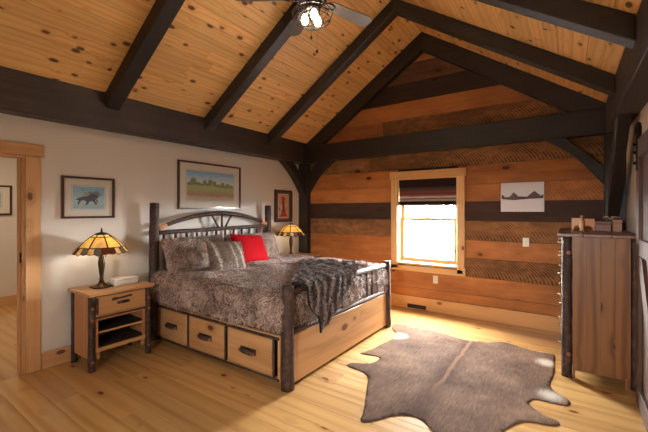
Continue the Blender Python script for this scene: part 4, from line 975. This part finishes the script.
prof = [(.07, .075), (.13, .055), (rc, .0), (.155, -.055), (.10, -.095), (.03, -.112)]
for k in range(12):
    a = 2 * math.pi * k / 12; cage.tube([(fx + r * math.cos(a), fy + r * math.sin(a), cz + z) for r, z in prof], .0028, 5, 0, 0, 0)
for r, z in prof[:]: cage.tube([(fx + r * math.cos(2 * math.pi * k / 28), fy + r * math.sin(2 * math.pi * k / 28), cz + z) for k in range(28)], .0030, 5, 0, 0, 0, closed=True)
link('light_cage', cage, 'black_iron', fan)
link('light_fitter', MB().lathe([(.055, .06), (.07, .03), (.06, .005), (.02, 0)], (fx, fy, cz + .02), 16), 'fan_metal', fan)
for k in range(3):
    a = R(200 + 120 * k); bx_, by_ = fx + .065 * math.cos(a), fy + .065 * math.sin(a)
    link('socket', MB().tube([(fx + .03 * math.cos(a), fy + .03 * math.sin(a), cz + .03), (bx_, by_, cz + .005)], .016, 8, 0, 0, 0), 'fan_metal', fan)
    link('bulb', MB().lathe([(.003, -.085), (.018, -.078), (.029, -.055), (.029, -.04), (.018, -.012), (.012, 0)], (bx_, by_, cz + .0), 12), 'bulb_fan', fan)
for dx_, dy_, zl in ((.012, -.03, 2.93), (.025, .035, 2.835)):
    pc = link('pull_chain', MB().tube([(fx + dx_, fy + dy_, cz - .02), (fx + dx_, fy + dy_, zl + .03)], .0012, 5, 0, 0, 0), 'black_iron', fan)
    link('chain_fob', MB().lathe([(.002, .034), (.009, .026), (.011, .010), (.004, .0)], (fx + dx_, fy + dy_, zl), 8), 'black_iron', pc)

# unseen light added on the hall ceiling to brighten the hall
hl = thing('hall_fill_light', 'added unseen fill light on the ceiling of the hall beyond the doorway', 'ceiling light', (-5.9, 1.3, 2.44))
link('rim', MB().lathe([(.17, -.03), (.18, -.025), (.18, 0)], (-5.9, 1.3, 2.438), 24), 'white_plastic', hl)
link('diffuser', MB().lathe([(.01, -.075), (.09, -.065), (.15, -.045), (.168, -.031)], (-5.9, 1.3, 2.438), 24), 'hall_fill_glow', hl)

# ------------------------------------------------------------------ outdoors beyond the window
struct('ground', MB().box(-60, 60, YG + .6, 110, -1.1, -.9, 0), 'snow', 'snowy ground outside the window')
struct('ground_rear', MB().box(-60, 60, -110, YF - .6, -1.1, -.9, 0), 'snow')
for i, (x, y, h_, lb) in enumerate(((-4.2, 15, 6.5, 'bare tree outside the window at the left'), (-5.4, 21, 7.5, 'bare tree far outside the middle of the window'), (-4.4, 22, 7., 'bare tree outside the window at the right'))):
    t = thing('bare_tree', lb, 'tree', (x, y, -.9), 'bare trees outside the window')
    link('trunk', MB().tube([(x, y, -.9), (x + .1, y, 1), (x - .05, y, 3), (x + .1, y, h_)], [.16, .13, .10, .02], 8, 0, 0, 0), 'tree_bark', t)
    for k in range(14):
        a = k * 2.4; z = .6 + k * h_ * .055; L = 1.5 - k * .06
        link('branch', MB().tube([(x, y, z), (x + L * .5 * math.cos(a), y + L * .5 * math.sin(a), z + .35), (x + L * math.cos(a), y + L * math.sin(a), z + .9)], [.04, .025, .008], 5, 0, 0, 0), 'tree_bark', t)
